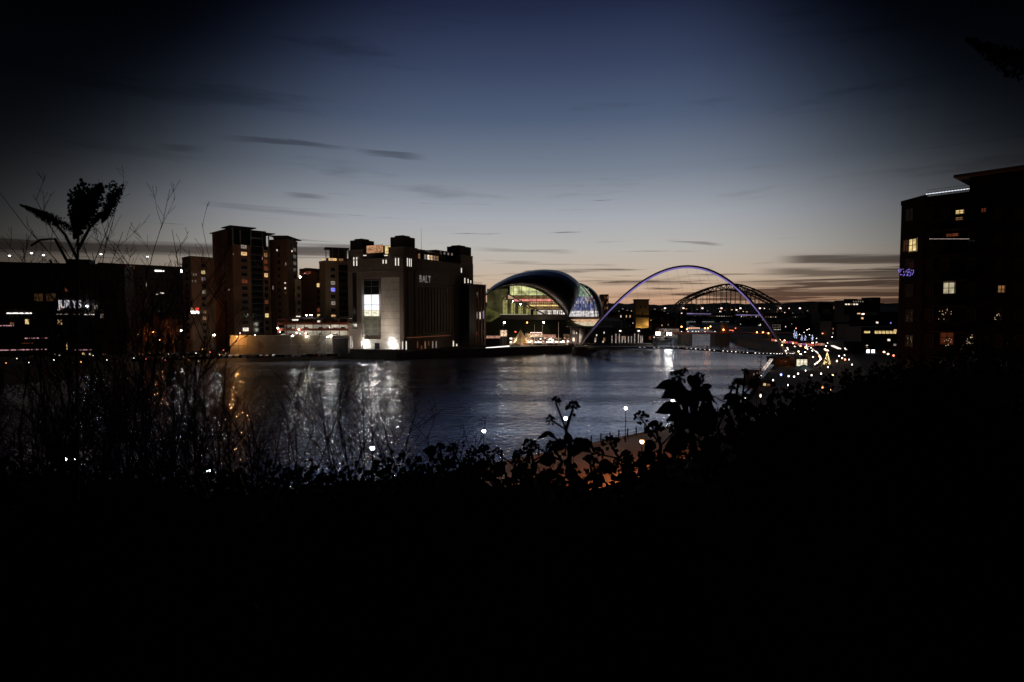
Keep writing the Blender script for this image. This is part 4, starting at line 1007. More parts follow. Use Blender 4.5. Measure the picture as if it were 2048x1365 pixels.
# low swing bridge, lit red
def swing():
    D = 452; t = thing('swing_bridge', 'low river bridge with red lit deck and dark piers under the steel arch', 'bridge', tuple(at(1430, 622, D)))
    x0, x1 = at(1338, 622, D).x, at(1595, 622, D).x; z = zat(666, D)
    g = G(); g.box(x0, D, z - .9, x1, D + 12, z); part('deck', g, mat('bridge_red', (.35, .08, .05), .6), t)
    for k in range(44):
        g = G(); x = x0 + (x1 - x0) * k / 44; g.box(x, D - .1, z, x + .14, D, z + 1.2); part('rail_post', g, M_black, t)
    g = G(); g.box(x0, D - .1, z + 1.2, x1, D, z + 1.3); part('rail', g, mat('bridge_red', (.35, .08, .05), .6), t)
    g = G(); xa, xb = at(1405, 622, D).x, at(1560, 622, D).x; zc = zat(656.5, D)
    g.beam((xa, D - .2, z + 1), (at(1447, 0, D).x, D - .2, zc), .35); g.beam((at(1447, 0, D).x, D - .2, zc), (xb, D - .2, z + .5), .35); part('truss', g, mat('truss_red', (.6, .16, .08), .6), t)
    g = G(); c = at(1452, 622, D).x; g.box(c - 2, D + 2, z, c + 2, D + 6, zat(650, D)); g.box(c - 1.2, D + 2.8, zat(650, D), c + 1.2, D + 5.2, zat(646, D)); part('control_tower', g, M_brick, t)
    for xa, xb in ((1364, 1386), (1431, 1461), (1540, 1556)):
        g = G(); a, b = at(xa, 622, D).x, at(xb, 622, D).x; g.box(a, D + .5, -1, b, D + 11, z - .91); part('pier', g, M_stone, t)
    for x in (1376, 1379.5, 1383, 1386.5, 1390, 1394, 1398): g = G(); g.ball(at(x, 656.6, D - .5), .42); part('lamp', g, E_beado, t)
    for x, y, r_ in ((1363, 654, .6), (1374, 659, .5), (1410, 657, .6), (1416, 656.8, .6), (1421, 653.5, .5), (1447, 660, .6), (1460, 661, .35), (1464, 661, .35), (1466, 662, .35), (1471, 657, .4), (1514, 665, .5), (1526, 665, .5), (1537, 667, .5)):
        g = G(); g.ball(at(x, y, D - .5), r_); part('lamp', g, E_lampo if r_ > .45 else E_lampr, t)
    for x in (1363, 1376, 1385, 1392, 1397, 1410, 1430): g = G(); g.ball(at(x, 663.6, D - .5), .28); part('lamp', g, E_bead, t)
    for x, w in ((1376, 60), (1413, 90), (1448, 60), (1500, 40)): light('deck_light', at(x, 659, D + 3.5), (1, .25, .08), w, t, .4)
swing()
# high level rail bridge behind
D = 980; t = thing('rail_bridge', 'dark high level rail bridge with a row of tiny lights behind the arch bridge', 'bridge', tuple(at(1430, 622, D)))
x0, x1 = at(1300, 622, D).x, at(1700, 622, D).x
g = G(); g.box(x0, D, zat(637, D), x1, D + 10, zat(631, D)); part('deck', g, M_steel, t)
for k in range(6): g = G(); x = x0 + (x1 - x0) * (k + .5) / 6; g.box(x - 4, D + 1, -1, x + 4, D + 9, zat(637, D) - .01); part('pier', g, M_stone, t)
for k in range(52):
    x = 1385 + k * 4.9
    if rnd.random() < .25: continue
    g = G(); p = at(x, 631.8 + (x - 1385) * .018, D - 1); g.box(p.x - .5, D - 1, p.z - .5, p.x + .5, D - .6, p.z + .9); part('lamp', g, rnd.choice([E_dimw, E_warm2, E_white]), t)

# ------------------------------------------------------------------ buildings along the far banks
LABN = iter(range(1000))
def simple_block(name, label, cat, x0, x1, ytop, D, zb=4, depth=14, m=None, wins=(6, 4), lit=.25, pal=None, roof='flat', ybot=None):
    A, B = P2(x0, D), P2(x1, D); F = Fac(A, B); t = thing(name, label, cat, (A[0], A[1], zb)); zt = zat(ytop, D); g = G(); F.slab(g, 0, F.L, zb, zt, -depth, 0); part('wall', g, m or M_dark, t)
    if roof == 'flat': g = G(); F.slab(g, -.2, F.L + .2, zt, zt + .4, -depth - .2, .2); part('roof', g, M_roof, t)
    else:
        h = min(4, depth * .3); a, b, c, d = F.pt(-.3, zt, .3), F.pt(F.L + .3, zt, .3), F.pt(F.L + .3, zt, -depth - .3), F.pt(-.3, zt, -depth - .3); e, f = F.pt(1, zt + h, -depth / 2), F.pt(F.L - 1, zt + h, -depth / 2)
        g = G(); g.add([a, b, c, d, e, f], [(0, 1, 5, 4), (1, 2, 5), (2, 3, 4, 5), (3, 0, 4), (3, 2, 1, 0)]); part('roof', g, M_tile, t)
    nx, nz = wins; zlo = zb + 1.2 if ybot is None else zat(ybot, D); rr = random.Random(int(x0 * 7 + ytop)); pal = pal or [E_warm2, E_dimw, E_warm, E_white, E_red]
    for k in range(nz):
        for q in range(nx):
            w = F.L / nx * .5; h = (zt - zlo) / nz * .5
            win(t, F, F.L * (q + .25) / nx, zlo + (zt - zlo) * (k + .2) / nz, w, h, rr.choice(pal) if rr.random() < lit else M_glass, 1, 1)
    return t, F
# behind the concert hall, right
simple_block('office_block', 'brown office block peeping out behind the right shoulder of the concert hall', 'building', 1203, 1217, 590, 520, 20, m=M_brick, wins=(3, 4), lit=.6, pal=[E_warm2, E_red])
for x in (1216,):
    pass
# quayside houses behind the footbridge arch
t, F = simple_block('quay_house', 'glass fronted quayside house with flat projecting roof at the left arch foot', 'building', 1143, 1222, 657, 372, 4, 10, M_dark, (9, 2), .35, [E_dimw, E_white, E_warm2])
g = G(); F.slab(g, -2.5, F.L + 1, zat(654.5, 372), zat(653, 372), -9, 2.5); part('canopy', g, M_conc, t)
u0, _ = F.uz(1158, 660); u1, _ = F.uz(1170, 660); g = G(); p = F.pt((u0 + u1) / 2, 0, .4); g.tube([(p.x, p.y, 4.5), (p.x, p.y, zat(658, 372))], (u1 - u0) / 2, 16); g.sm = True; part('drum', g, M_white, t); light('drum_light', F.pt(u0 - 1.5, 8, 5), (1, .9, .85), 120, t)
for x, y in ((1147, 665), (1152, 665), (1189, 681), (1192, 669), (1207, 664), (1205, 682)): pwin(t, F, x, y, x + 2.6, y + 4, E_white)
t, F = simple_block('boat_house', 'long low boat house with a dark roof and a row of lit pillars', 'building', 1222, 1306, 668, 392, 4, 12, M_dark, (8, 1), .2, [E_red, E_warm2], 'pitched')
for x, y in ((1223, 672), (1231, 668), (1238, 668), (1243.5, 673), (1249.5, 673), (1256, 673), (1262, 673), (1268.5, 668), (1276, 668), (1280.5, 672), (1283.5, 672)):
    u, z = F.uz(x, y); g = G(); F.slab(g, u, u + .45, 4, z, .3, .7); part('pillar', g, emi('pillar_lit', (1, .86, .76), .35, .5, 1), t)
for x in (1242, 1279): g = G(); u, z = F.uz(x, 662.5); g.ball(F.pt(u, z, -2.5), .75, sz=.6); part('lamp', g, emi('lamp_soft', (1, .85, .8), 3), t)
t, F = simple_block('pale_building', 'pale lit flat roofed building left of the red bridge lamps', 'building', 1319, 1359, 658, 470, 4, 12, M_white, (8, 2), .5, [E_dimw, E_red])
light('facade_light', F.pt(8, 12, 8), (1, .85, .75), 500, t)
t, F = simple_block('kiosk', 'small quay kiosk with a blazing square pinkish window', 'kiosk', 1306, 1330, 672, 430, 4, 6, M_dark, (4, 1), .2)
pwin(t, F, 1311, 664, 1321, 672, emi('kiosk_light', (1, .8, .65), 6), 1, 1, 'lit_panel', .1)
for x in (1335, 1341): g = G(); g.ball(at(x, 668.5, 428), .7); part('lamp', g, E_lampw, t)
# south shore town on the slope, behind everything
blocks = [(1216, 1240, 632, 640), (1240, 1262, 628, 690), (1300, 1330, 628, 700), (1326, 1352, 640, 640), (1222, 1250, 643, 640), (1252, 1271, 644, 640), (1304, 1326, 648, 560)]
lb = ['low terrace just behind the arch, nearest the concert hall', 'slate roofed row between the arch and the stone tower', 'dark town block right of the stone tower', 'low brick block under the left arch bridge foot', 'brick row above the boat house', 'brick row touching the stone tower on its left', 'dark block right beside the stone tower foot']
for (a, b, y, D), l in zip(blocks, lb): simple_block('town_house', l, 'house', a, b, y, D, 4, 12, M_brick, (6, 3), .18, None, 'pitched')
# north bank city
city = [(1480, 1500, 640, 860, 'brick quayside warehouse left of the footbridge arch right leg'), (1500, 1528, 636, 850, 'tall warehouse with a blue lit front right behind the arch leg'), (1528, 1546, 642, 840, 'narrow quayside warehouse under the right arch bridge foot'), (1544, 1566, 646, 560, 'six bay office with two rows of small lights beside the arch leg'),
        (1566, 1590, 640, 600, 'dark guildhall block behind the blue light trees'), (1590, 1612, 636, 620, 'dark hotel block above the blue light trees'), (1612, 1640, 632, 640, 'dark block left of the right hand bridge pylon'),
        (1640, 1668, 628, 560, 'dark block in front of the right hand bridge pylon'), (1662, 1690, 619, 600, 'dark block with an orange lit gable right of the pylon'), (1688, 1746, 602, 520, 'tall office block with bright top floor windows'), (1744, 1760, 596, 515, 'slim dark stair tower beside the tall office block'),
        (1664, 1700, 645, 420, 'mid height quayside block with violet window'), (1700, 1728, 650, 400, 'dark quayside block with pairs of lit windows'), (1724, 1798, 656, 330, 'long office with a bright yellow strip of windows'), (1690, 1740, 685, 300, 'low court building with two white floodlights'), (1755, 1800, 625, 460, 'dark office just left of the near apartment building'), (1700, 1760, 632, 450, 'stepped office block with dim windows under the tall block')]
CB = []
for (a, b, y, D, l) in city:
    CB.append(simple_block('city_building', l, 'building', a, b, y, D, 4, 16, M_dark, (6, 5 if y < 640 else 4), .05, None, 'flat'))
def on(i, x0, y0, x1, y1, m, nx=1, nz=1, n='window'): pwin(CB[i][0], CB[i][1], x0, y0, x1, y1, m, nx, nz, n, .1)
for r_ in range(3):
    for q in range(6): on(3, 1544.5 + q * 3.0, 649.5 + r_ * 4.6, 1545.9 + q * 3.0, 651.2 + r_ * 4.6, E_white if r_ == 2 else E_dimw)
on(1, 1517, 650, 1520, 660, E_white); on(1, 1520, 648, 1523, 663, E_white); on(1, 1524, 652, 1533, 660, emi('blue_wall_glow', (.1, .12, 1), .55)); on(1, 1515, 655, 1517, 664, E_blue)  # blue light on the wall drawn as a glowing pane
for q in range(5): on(9, 1690 + q * 5.4, 607.5, 1694.4 + q * 5.4, 610.5, E_white if q != 2 else E_warm2); on(9, 1706 + q * 4.6, 602.6, 1708.4 + q * 4.6, 605, E_dimw)
on(8, 1667, 613, 1678, 619, emi('orange_gable_glow', (1, .35, .15), .3)); on(8, 1666, 645, 1671, 651, E_warm); on(9, 1680, 637, 1686, 650, E_dimw)  # orange light on the gable drawn as a glowing pane
on(11, 1675, 657, 1691, 664, emi('violet_window', (.3, .25, .9), .35, .5), 4); on(13, 1728, 662.5, 1740, 667, E_yell, 4)
for q in range(6): on(13, 1749 + q * 7.4, 662, 1755.6 + q * 7.4, 668, E_yell, 2)
for x in (1732.5, 1742.5): on(14, x, 699, x + 7, 707, emi('court_light', (.95, .97, 1), 2.5)); on(14, x + 1, 709, x + 4, 716, E_dimw)
on(16, 1714, 626, 1721, 629, E_warm); on(16, 1723, 627, 1729, 630, E_lampp)
on(12, 1712, 682, 1716, 690, E_dimw); on(12, 1705, 668, 1708, 674, E_red); on(15, 1780, 645, 1783, 648, E_blue); on(11, 1685, 630 + 20, 1688, 656, E_dimw)
# small chimneys / plant on top of the office
t = CB[9][0]; F = CB[9][1]; g = G(); F.slab(g, 4, F.L * .5, zat(602, 520) + .41, zat(598, 520), -8, -2); part('plant_room', g, M_dark, t)

# scattered town lights on the slopes: window-sized lit panes set in low dark houses
rr = random.Random(21)
spots = []
for i in range(46):
    spots.append((rr.uniform(1215, 1345), rr.uniform(618, 646), rr.uniform(900, 1400)))
for i in range(40): spots.append((rr.uniform(1345, 1640), rr.uniform(617, 630), rr.uniform(1100, 1500)))
g = G(); ge = G()
for x, y, D in spots:
    p = at(x, y, D); w = D / 1180 * rr.uniform(1.5, 4); h = D / 1180 * rr.uniform(1.0, 1.8); z0 = min(p.z - 6, 20)
    g.box(p.x - w * 1.6, D + .3, z0 - 12, p.x + w * 1.6, D + 10, p.z + h * 1.6); ge.box(p.x - w / 2, D, p.z - h / 2, p.x + w / 2, D + .2, p.z + h / 2, rr.choice([0, 0, 1, 2, 3]))
o = struct('far_town', g, M_dark, 'stuff'); part('window', ge, [E_dimw, E_warm, E_lampp, E_warm2], o)

# ------------------------------------------------------------------ clutter on the south quay below the hall
def tent(px, py, h, label, m):
    p = gnd(px, py, 4.0); t = thing('tent', label, 'tent', p); g = G(); n = 8; r_ = h * .62
    g.add([(p.x + math.cos(2 * math.pi * k / n) * r_, p.y + math.sin(2 * math.pi * k / n) * r_, 4.02) for k in range(n)] + [(p.x, p.y, 4 + h)], [(k, (k + 1) % n, n) for k in range(n)]); part('canopy', g, m, t)
    g = G()
    for k in range(4): a = math.pi * k / 2 + .4; g.beam((p.x - math.cos(a) * .25, p.y - math.sin(a) * .25, 4 + h * .92), (p.x + math.cos(a) * .5, p.y + math.sin(a) * .5, 4 + h * 1.12), .1)
    part('pole', g, M_bark, t); light('tent_fill', p + Vector((r_ * .5, -r_ - 2.5, 2.6)), (1, .72, .42), 700, t, .3)  # added light brightens the camera side of the tents
tent(1041, 690, 9.5, 'large tan tipi tent on the quay below the concert hall', M_canvas); tent(1055, 689, 7.5, 'smaller tan tipi tent behind the large one', M_canvas)
# container bar village: lit deck with rail, stalls
Ab, Bb = P2(1020, 366), P2(1160, 368); F = Fac(Ab, Bb)
t = thing('quay_terrace', 'bright busy quay terrace with strip lights and railings below the concert hall', 'terrace', (Ab[0], Ab[1], 4))
g = G(); F.slab(g, 0, F.L, 4.01, 5.2, -9, 0); part('floor', g, M_pave, t)
gl = [emi('terrace_a', (1, .85, .7), 2.2, .8, .9), emi('terrace_b', (1, .7, .45), .8, .8, .9), emi('terrace_c', (1, .95, .9), 2.4, .7, .7), emi('terrace_d', (1, .5, .35), .35, .7, 1)]
rr = random.Random(4)
for k in range(30):
    u = F.L * k / 30; g = G(); F.slab(g, u, u + F.L / 30 - .12, 5.25, 5.25 + rr.uniform(.6, 1.5), -6, -5.7); part('light_panel', g, rr.choice(gl), t)
for k in range(26):
    u = F.L * k / 26; g = G(); F.slab(g, u, u + .9, 4.2, 5.2, .02, .12); part('front_panel', g, rr.choice([M_dark, M_wcanvas, gl[3], gl[1], M_redbr]), t)
g = G()
for k in range(50): F.slab(g, F.L * k / 50, F.L * k / 50 + .06, 5.2, 6.2, -.2, -.14)
F.slab(g, 0, F.L, 6.15, 6.22, -.2, -.14); part('railing', g, M_black, t)
for k in range(7):
    light('string_light', F.pt(F.L * (k + .5) / 7, 7.3, -2.5), (1, .8, .6), 420, t, .3)
g = G()
for k in range(34):
    u = F.L * k / 34; g = G(); z = rr.uniform(6.2, 7.6); F.slab(g, u, u + rr.uniform(1.5, 3.4) * .5, z, z + rr.uniform(.3, 1.1), -7.4 - (k % 2) * .5, -7.1 - (k % 2) * .5); part('light_panel', g, rr.choice([gl[1], gl[3], gl[0], gl[3]]), t)
for k in range(12):
    u = F.L * (k + .5) / 12; g = G(); F.slab(g, u, u + .12, 5.21, 8.4, -6.9, -6.78); part('post', g, M_dark, t)
for x0, x1, y0, y1, D, m, l in ((1051, 1086, 668, 676, 385, gl[1], 'long red brown market stall with a row of pink bulbs'), (1087, 1112, 670, 678, 384, gl[3], 'dim reddish market stall right of the long stall'), (1128, 1142, 669, 677, 380, M_buff, 'small square buff hut right of the stalls'), (972, 1000, 672, 678, 360, gl[3], 'low dark cabin with white panes beside the annexe'), (1000, 1014, 661, 674, 372, gl[1], 'narrow stall glowing warm under the double headed lamp')):
    A, B = P2(x0, D), P2(x1, D); Fz = Fac(A, B); t = thing('market_stall', l, 'stall', (A[0], A[1], 4)); g = G(); Fz.slab(g, 0, Fz.L, 4, zat(y1 - 1, D), -4, 0); part('counter', g, M_dark, t)
    g = G(); Fz.slab(g, .1, Fz.L - .1, zat(y1 - 1, D) + .01, zat(y0, D) - .05, -3.8, -.3); part('lit_front', g, m, t)
    g = G(); Fz.slab(g, -.3, Fz.L + .3, zat(y0, D), zat(y0, D) + .25, -4.2, .5); part('roof', g, M_redbr if 'red' in l else M_dark, t)
    if 'row of pink' in l:
        for q in range(9): g = G(); g.ball(Fz.pt(Fz.L * (.3 + .075 * q), zat(667.5, D) + .6, .6), .3); part('bulb', g, E_lampp, t)
# lit pontoon strip and moored pontoon
a, b = at(972, 696.5, 337), at(1019, 692.5, 352)
t = thing('lit_parapet', 'low quay parapet edged with one long bright white light strip', 'parapet', a); g = G(); g.beam(a + Vector((0, .6, -.3)), b + Vector((0, .6, -.3)), .8, .5); part('wall', g, M_stone, t); g = G(); g.beam(a, b, .3, .6); part('light_strip', g, emi('pontoon_strip', (1, .95, .88), 1.6), t)
# boats moored at left foot of the footbridge
def boat(p, L, rz, label, m, cabin=True, group=None):
    t = thing('moored_boat', label, 'boat', p); c, s_ = math.cos(rz), math.sin(rz); tr = lambda x, y, z: (p[0] + x * c - y * s_, p[1] + x * s_ + y * c, p[2] + z)
    prof = [(-.5, .8), (-.42, 1), (0, 1.05), (.3, .85), (.5, .05)]; g = G(); w = L * .15; vs_ = []
    for x, k in prof: vs_ += [tr(x * L, -w * k, L * .10), tr(x * L, w * k, L * .10), tr(x * L * .94, -w * k * .6, -.2), tr(x * L * .94, w * k * .6, -.2)]
    fs = []
    for i in range(len(prof) - 1): a = i * 4; fs += [(a, a + 4, a + 6, a + 2), (a + 1, a + 3, a + 7, a + 5), (a, a + 1, a + 5, a + 4), (a + 2, a + 6, a + 7, a + 3)]
    fs += [(0, 2, 3, 1), (16, 17, 19, 18)]; g.add(vs_, fs); part('hull', g, m, t)
    if cabin:
        g = G(); q = [tr(-L * .3, -w * .6, 0), tr(L * .15, -w * .6, 0), tr(L * .15, w * .6, 0), tr(-L * .3, w * .6, 0)]; g.prism([(v[0], v[1]) for v in q], p[2] + L * .1 + .01, p[2] + L * .22); part('cabin', g, M_white, t)
        g = G(); g.prism([(v[0] + (p[0] - v[0]) * -.03, v[1] + (p[1] - v[1]) * -.03) for v in q], p[2] + L * .15, p[2] + L * .19); part('window_band', g, M_glass, t)
    g = G(); g.tube([tr(-L * .1, 0, L * .2), tr(-L * .1, 0, L * .55)], .05, 4); part('mast', g, M_frame, t); return t
boat(gnd(1166, 707, .3), 11, .5, 'small tan boat moored under the left foot of the footbridge', M_buff)
boat(gnd(1183, 702, .3), 9, .6, 'dark little boat just right of the tan boat', M_dark)
boat(gnd(1330, 683, .3), 14, .3, 'white cabin boat moored at the kiosk quay', M_white)
boat(gnd(1362, 684, .3), 12, .2, 'white cabin boat nearest the red bridge pier', M_white)

# street lamps on the south bank
slp = lamp_proto('street_lamp', 10, E_lampw, (1, .85, .7), 800, .42, .8, .10, M_conc); slo = lamp_proto('street_lamp', 9, E_lampo, (1, .36, .10), 1900, .42, .8, .10, M_steel)
lampsS = [(1006, 645, 372, 0, 'double armed unlit looking lamp post above the narrow white stall', 'p', .25), (1052, 645, 378, 1, 'lamp with pink orange glow left of the two tall quay masts', 'o', .2), (1085, 645, 378, 1, 'lamp with white globe right of the pink orange one', 'w', .2),
          (425, 670, 282, 1, 'white lamp standing over the parked cars left of the glowing wall end', 'w', .5), (507, 671, 300, 1, 'white lamp on top of the retaining wall near its left end', 'w', .15), (582, 672, 283, 1, 'white lamp in front of the retaining wall below the car park', 'w', .12), (652, 674, 287, 1, 'white lamp in front of the retaining wall right end', 'w', .12), (359, 661, 300, 1, 'white lamp among the orange lit trees', 'w', .3), (323, 680, 276, -1, 'bent arm lamp above the car rows left of the towers', 'o', .6),
          (265, 601, 330, 1, 'bright white lamp between the hotel and the flats', 'w', .15), (299, 608, 335, 1, 'high orange lamp left of the glowing trees', 'o', 1.2), (274, 629, 330, 1, 'lower orange lamp behind the glowing trees', 'o', 1.0), (361, 611, 340, 1, 'white lamp at the left edge of the low block', 'o', 1.2), (303, 664, 300, 1, 'red orange lamp among the tree trunks', 'o', 1.2)]
fw = fo = True
for x, y, D, arm, l, kd, k in lampsS:
    p = at(x, y, D); proto = slo if kd == 'o' else slp; first = fo if kd == 'o' else fw
    o = place(proto, first, (p.x, D, 4), 0 if arm >= 0 else math.pi, l); h = 9 if kd == 'o' else 10
    sc = (p.z - 4) / h; o.scale = (1, 1, sc) if sc > .6 else (sc, sc, sc)
    if kd == 'o': fo = False
    else: fw = False
    for c in o.children:
        if c.type == 'LIGHT' and k != 1: c.data = c.data.copy(); c.data.energy *= k
for i, (x, y0, l) in enumerate(((1069, 650, 'thin white mast between the two quay lamps'), (1117, 645, 'thin white mast right of the two quay lamps'), (1156, 647, 'slim mast standing at the left arch foot'), (1223, 645, 'thin pole over the boat house left end'), (1243, 645, 'thin pole behind the boat house'))):
    p = at(x, y0, 377); t = thing('mast', l, 'mast', (p.x, p.y, 4)); g = G(); g.tube([(p.x, p.y, 4), (p.x, p.y, p.z)], [.16, .1], 6); part('pole', g, M_white, t)
    g = G(); g.ball((p.x, p.y, p.z), .18); part('finial', g, M_frame, t)
hl = lamp_proto('floodlight_mast', 10, emi('lamp_high', (.9, .95, 1), 5), (1, 1, 1), 0, .55, .5, .07)
nm_ = ['leftmost', 'second from left', 'third from left', 'fourth from left', 'rightmost']
for i, (x, y) in enumerate(((17, 511.5), (61, 506.5), (85, 510.5), (200, 508.5), (293, 513.5))):
    p = at(x, y, 305); o = place(hl, i == 0, (p.x, p.y, 4), 0, nm_[i] + ' tall floodlight mast rising above the hotel roofs'); o.scale = (1, 1, (p.z - 4) / 10); o['category'] = 'lamp'; o['group'] = 'tall masts above the hotel roofs'
    for c in o.children:
        if c.name.startswith('lantern'): c.scale = (1, 1, .2); c.location = (0, 0, 10 * .8)

bl = {}  # made-up low posts standing in for scattered specks and car lamp reflections
for kd, mm in (('white', emi('clutter_w', (1, .88, .74), 4)), ('orange', emi('clutter_o', (1, .42, .14), 4)), ('red', emi('clutter_r', (1, .12, .07), 6))): bl[kd] = [lamp_proto('clutter_light', 1.1, mm, (1, 1, 1), 0, .2, 0, .08), True]
cnt = {}
for x, y, kd in sorted([(12, 728, 'orange'), (34, 719, 'white'), (58, 727, 'white'), (82, 714, 'orange'), (108, 722, 'white'), (136, 716, 'white'), (162, 726, 'orange'), (186, 713, 'white'), (214, 722, 'white'), (240, 717, 'orange'), (263, 711, 'white'), (268, 718, 'white'), (281, 700, 'orange'), (292, 720, 'red'), (300, 709, 'orange'), (312, 716, 'orange'), (330, 722, 'red'), (337, 710, 'white'), (349, 717, 'red'), (362, 713, 'orange'), (371, 703, 'red'), (378, 722, 'orange'), (392, 708, 'white'), (397, 724, 'white'), (405, 700, 'orange'), (420, 706, 'red'), (434, 712, 'orange'), (447, 702, 'red'), (452, 708, 'orange')]):
    p = gnd(x, y, 4.9); cnt[kd] = cnt.get(kd, 0) + 1
    o = place(bl[kd][0], bl[kd][1], (p.x, p.y, 4), 0, f'{ORD[cnt[kd]-1]} tiny {kd} light from the left, low on the left bank', 'tiny ground lights of the left bank'); bl[kd][1] = False; o['category'] = 'light'
# red lamps / road lights left of the hall
t = thing('traffic_light', 'red traffic light behind the large tipi tent', 'traffic light', at(1031, 664, 395)); p = at(1031, 664, 395)
g = G(); g.tube([(p.x, p.y, 4), (p.x, p.y, p.z - .4)], .08, 5); part('post', g, M_black, t); g = G(); g.box(p.x - .3, p.y - .2, p.z - .9, p.x + .3, p.y + .2, p.z + .5); part('housing', g, M_black, t); g = G(); g.ball((p.x, p.y - .3, p.z), .55, sz=.6); part('lens', g, E_lampr, t)

# ------------------------------------------------------------------ cars
def car_proto(m, van=False):
    t = thing('parked_car', '', 'car'); L, W, H = (5.2, 1.9, 2.1) if van else (4.3, 1.75, 1.45)
    if van: prof = [(-2.6, .35), (-2.6, 1.95), (-2.4, 2.1), (1.2, 2.1), (1.9, 1.25), (2.55, 1.05), (2.6, .35)]
    else: prof = [(-2.1, .35), (-2.15, .85), (-1.9, 1.0), (-1.3, 1.42), (.35, 1.42), (1.05, .98), (1.95, .82), (2.15, .6), (2.15, .35)]
    g = G(); n = len(prof)
    def half(z): return W / 2 - max(0, z - .9) * .28
    g.v += [(x, -half(z), z) for x, z in prof] + [(x, half(z), z) for x, z in prof]
    g.f.append(tuple(range(n))); g.m.append(0); g.f.append(tuple(range(n, 2 * n))[::-1]); g.m.append(0)
    for i in range(n): j = (i + 1) % n; g.f.append((j, i, i + n, j + n)); g.m.append(0)
    part('body', g, m, t)
    g = G()
    for s in (-1, 1):
        y = s * (half(1.2) + .015); x0, x1 = (.4, 1.55) if van else (-1.2, .75); z0, z1 = (1.25, 1.85) if van else (.98, 1.33)
        g.add([(x0, y - s * 0, z0), (x1, y, z0), (x1 - .45, y - s * .06, z1), (x0 + .2, y - s * .06, z1), (x0, y - s * .03, z0), (x1, y - s * .03, z0), (x1 - .45, y - s * .09, z1), (x0 + .2, y - s * .09, z1)], [(0, 1, 2, 3) if s < 0 else (3, 2, 1, 0), (0, 4, 5, 1), (3, 2, 6, 7)])
    part('side_window', g, M_glass, t)
    for x in (-1.35, 1.35):
        for s in (-1, 1):
            g = G(); g.tube([(x, s * (W / 2 - .2), .32), (x, s * (W / 2 + .01), .32)], .32, 10); wh = part('wheel', g, M_tyre, t); g = G(); g.tube([(x, s * (W / 2 - .1), .32), (x, s * (W / 2 + .025), .32)], .19, 8); part('rim', g, M_frame, wh)
    for s in (-1, 1):
        g = G(); g.box(2.1 if not van else 2.56, s * .6 - .16, .62, 2.19 if not van else 2.63, s * .6 + .16, .76); part('headlight', g, M_frame, t)
        g = G(); g.box(-2.2 if not van else -2.63, s * .65 - .14, .7, -2.12 if not van else -2.59, s * .65 + .14, .88); part('tail_light', g, mat('tail_red', (.3, .02, .01), .3), t)
    return t
cps = {'white': car_proto(mat('car_white', (.75, .75, .73), .25)), 'black': car_proto(mat('car_black', (.02, .02, .022), .2)), 'silver': car_proto(mat('car_silver', (.45, .46, .47), .25, .6)), 'red': car_proto(mat('car_red', (.35, .03, .02), .25)), 'blue': car_proto(mat('car_blue', (.03, .05, .15), .25))}
van = car_proto(mat('car_white', (.75, .75, .73), .25), True); van['category'] = 'van'; van.name = 'parked_van'
used = set()
def car(kind, x, y, z, rz, label, group):
    pr = cps[kind] if kind != 'van' else van; f = kind not in used; used.add(kind); return place(pr, f, (x, y, z), rz, label, group)
rr = random.Random(9)
kinds = ['black', 'silver', 'white', 'blue', 'black', 'red', 'silver', 'black']
p = gnd(432, 718, 4); car('van', p.x, p.y, 4, .12, 'white van parked at the left end of the riverside car row', 'cars parked along the riverside')
p = gnd(503, 717, 4); car('white', p.x, p.y, 4, .1, 'bright white car under the retaining wall, side on', 'cars parked along the riverside')
cnt = {}
for i, px in enumerate([447, 460, 473, 486, 519, 532, 545, 558, 571, 584, 597, 610, 623, 636, 649, 662, 676]):
    k = kinds[i % 8]; cnt[k] = cnt.get(k, 0) + 1; p = gnd(px, 717.5 - (px - 440) * .018, 4); car(k, p.x, p.y + rr.uniform(-.5, .5), 4, 1.35 + rr.uniform(-.08, .08), f'{ORD[cnt[k]-1]} {k} car from the left in the row under the retaining wall', 'cars parked along the riverside')
cnt = {}
for i, px in enumerate([275, 290, 305, 321, 336, 351, 366, 381, 396, 411]):
    k = kinds[(i * 3) % 8]; cnt[k] = cnt.get(k, 0) + 1; p = gnd(px, 724 - (px - 275) * .03, 4); car(k, p.x, p.y, 4, .3 + rr.uniform(-.1, .1), f'{ORD[cnt[k]-1]} {k} car from the left in the front row below the glowing trees', 'cars in the car park by the trees')
cnt = {}
for i, px in enumerate([283, 300, 317, 334, 352, 370, 388]):
    k = kinds[(i * 5 + 2) % 8]; cnt[k] = cnt.get(k, 0) + 1; p = gnd(px, 714 - (px - 275) * .02, 4); car(k, p.x, p.y, 4, .3 + rr.uniform(-.1, .1), f'{ORD[cnt[k]-1]} {k} car from the left in the back row below the glowing trees', 'cars in the car park by the trees')
for lv in (0, 1, 3):
    cnt = {}
    for i in range(9):
        if rr.random() < .2: continue
        u = CARPARK.L * (.06 + .105 * i)
        if lv == 3 and u < CARPARK.L * .5: continue
        k = rr.choice(['white', 'silver', 'black', 'red']); cnt[k] = cnt.get(k, 0) + 1
        q = CARPARK.pt(u, zl[lv], -4.5); car(k, q.x, q.y, zl[lv] + .01, CARPARK.rz + 1.5, f'{ORD[cnt[k]-1]} {k} car from the left on the {["lower", "middle", "", "top"][lv]} car park deck', 'cars in the multi-storey car park')

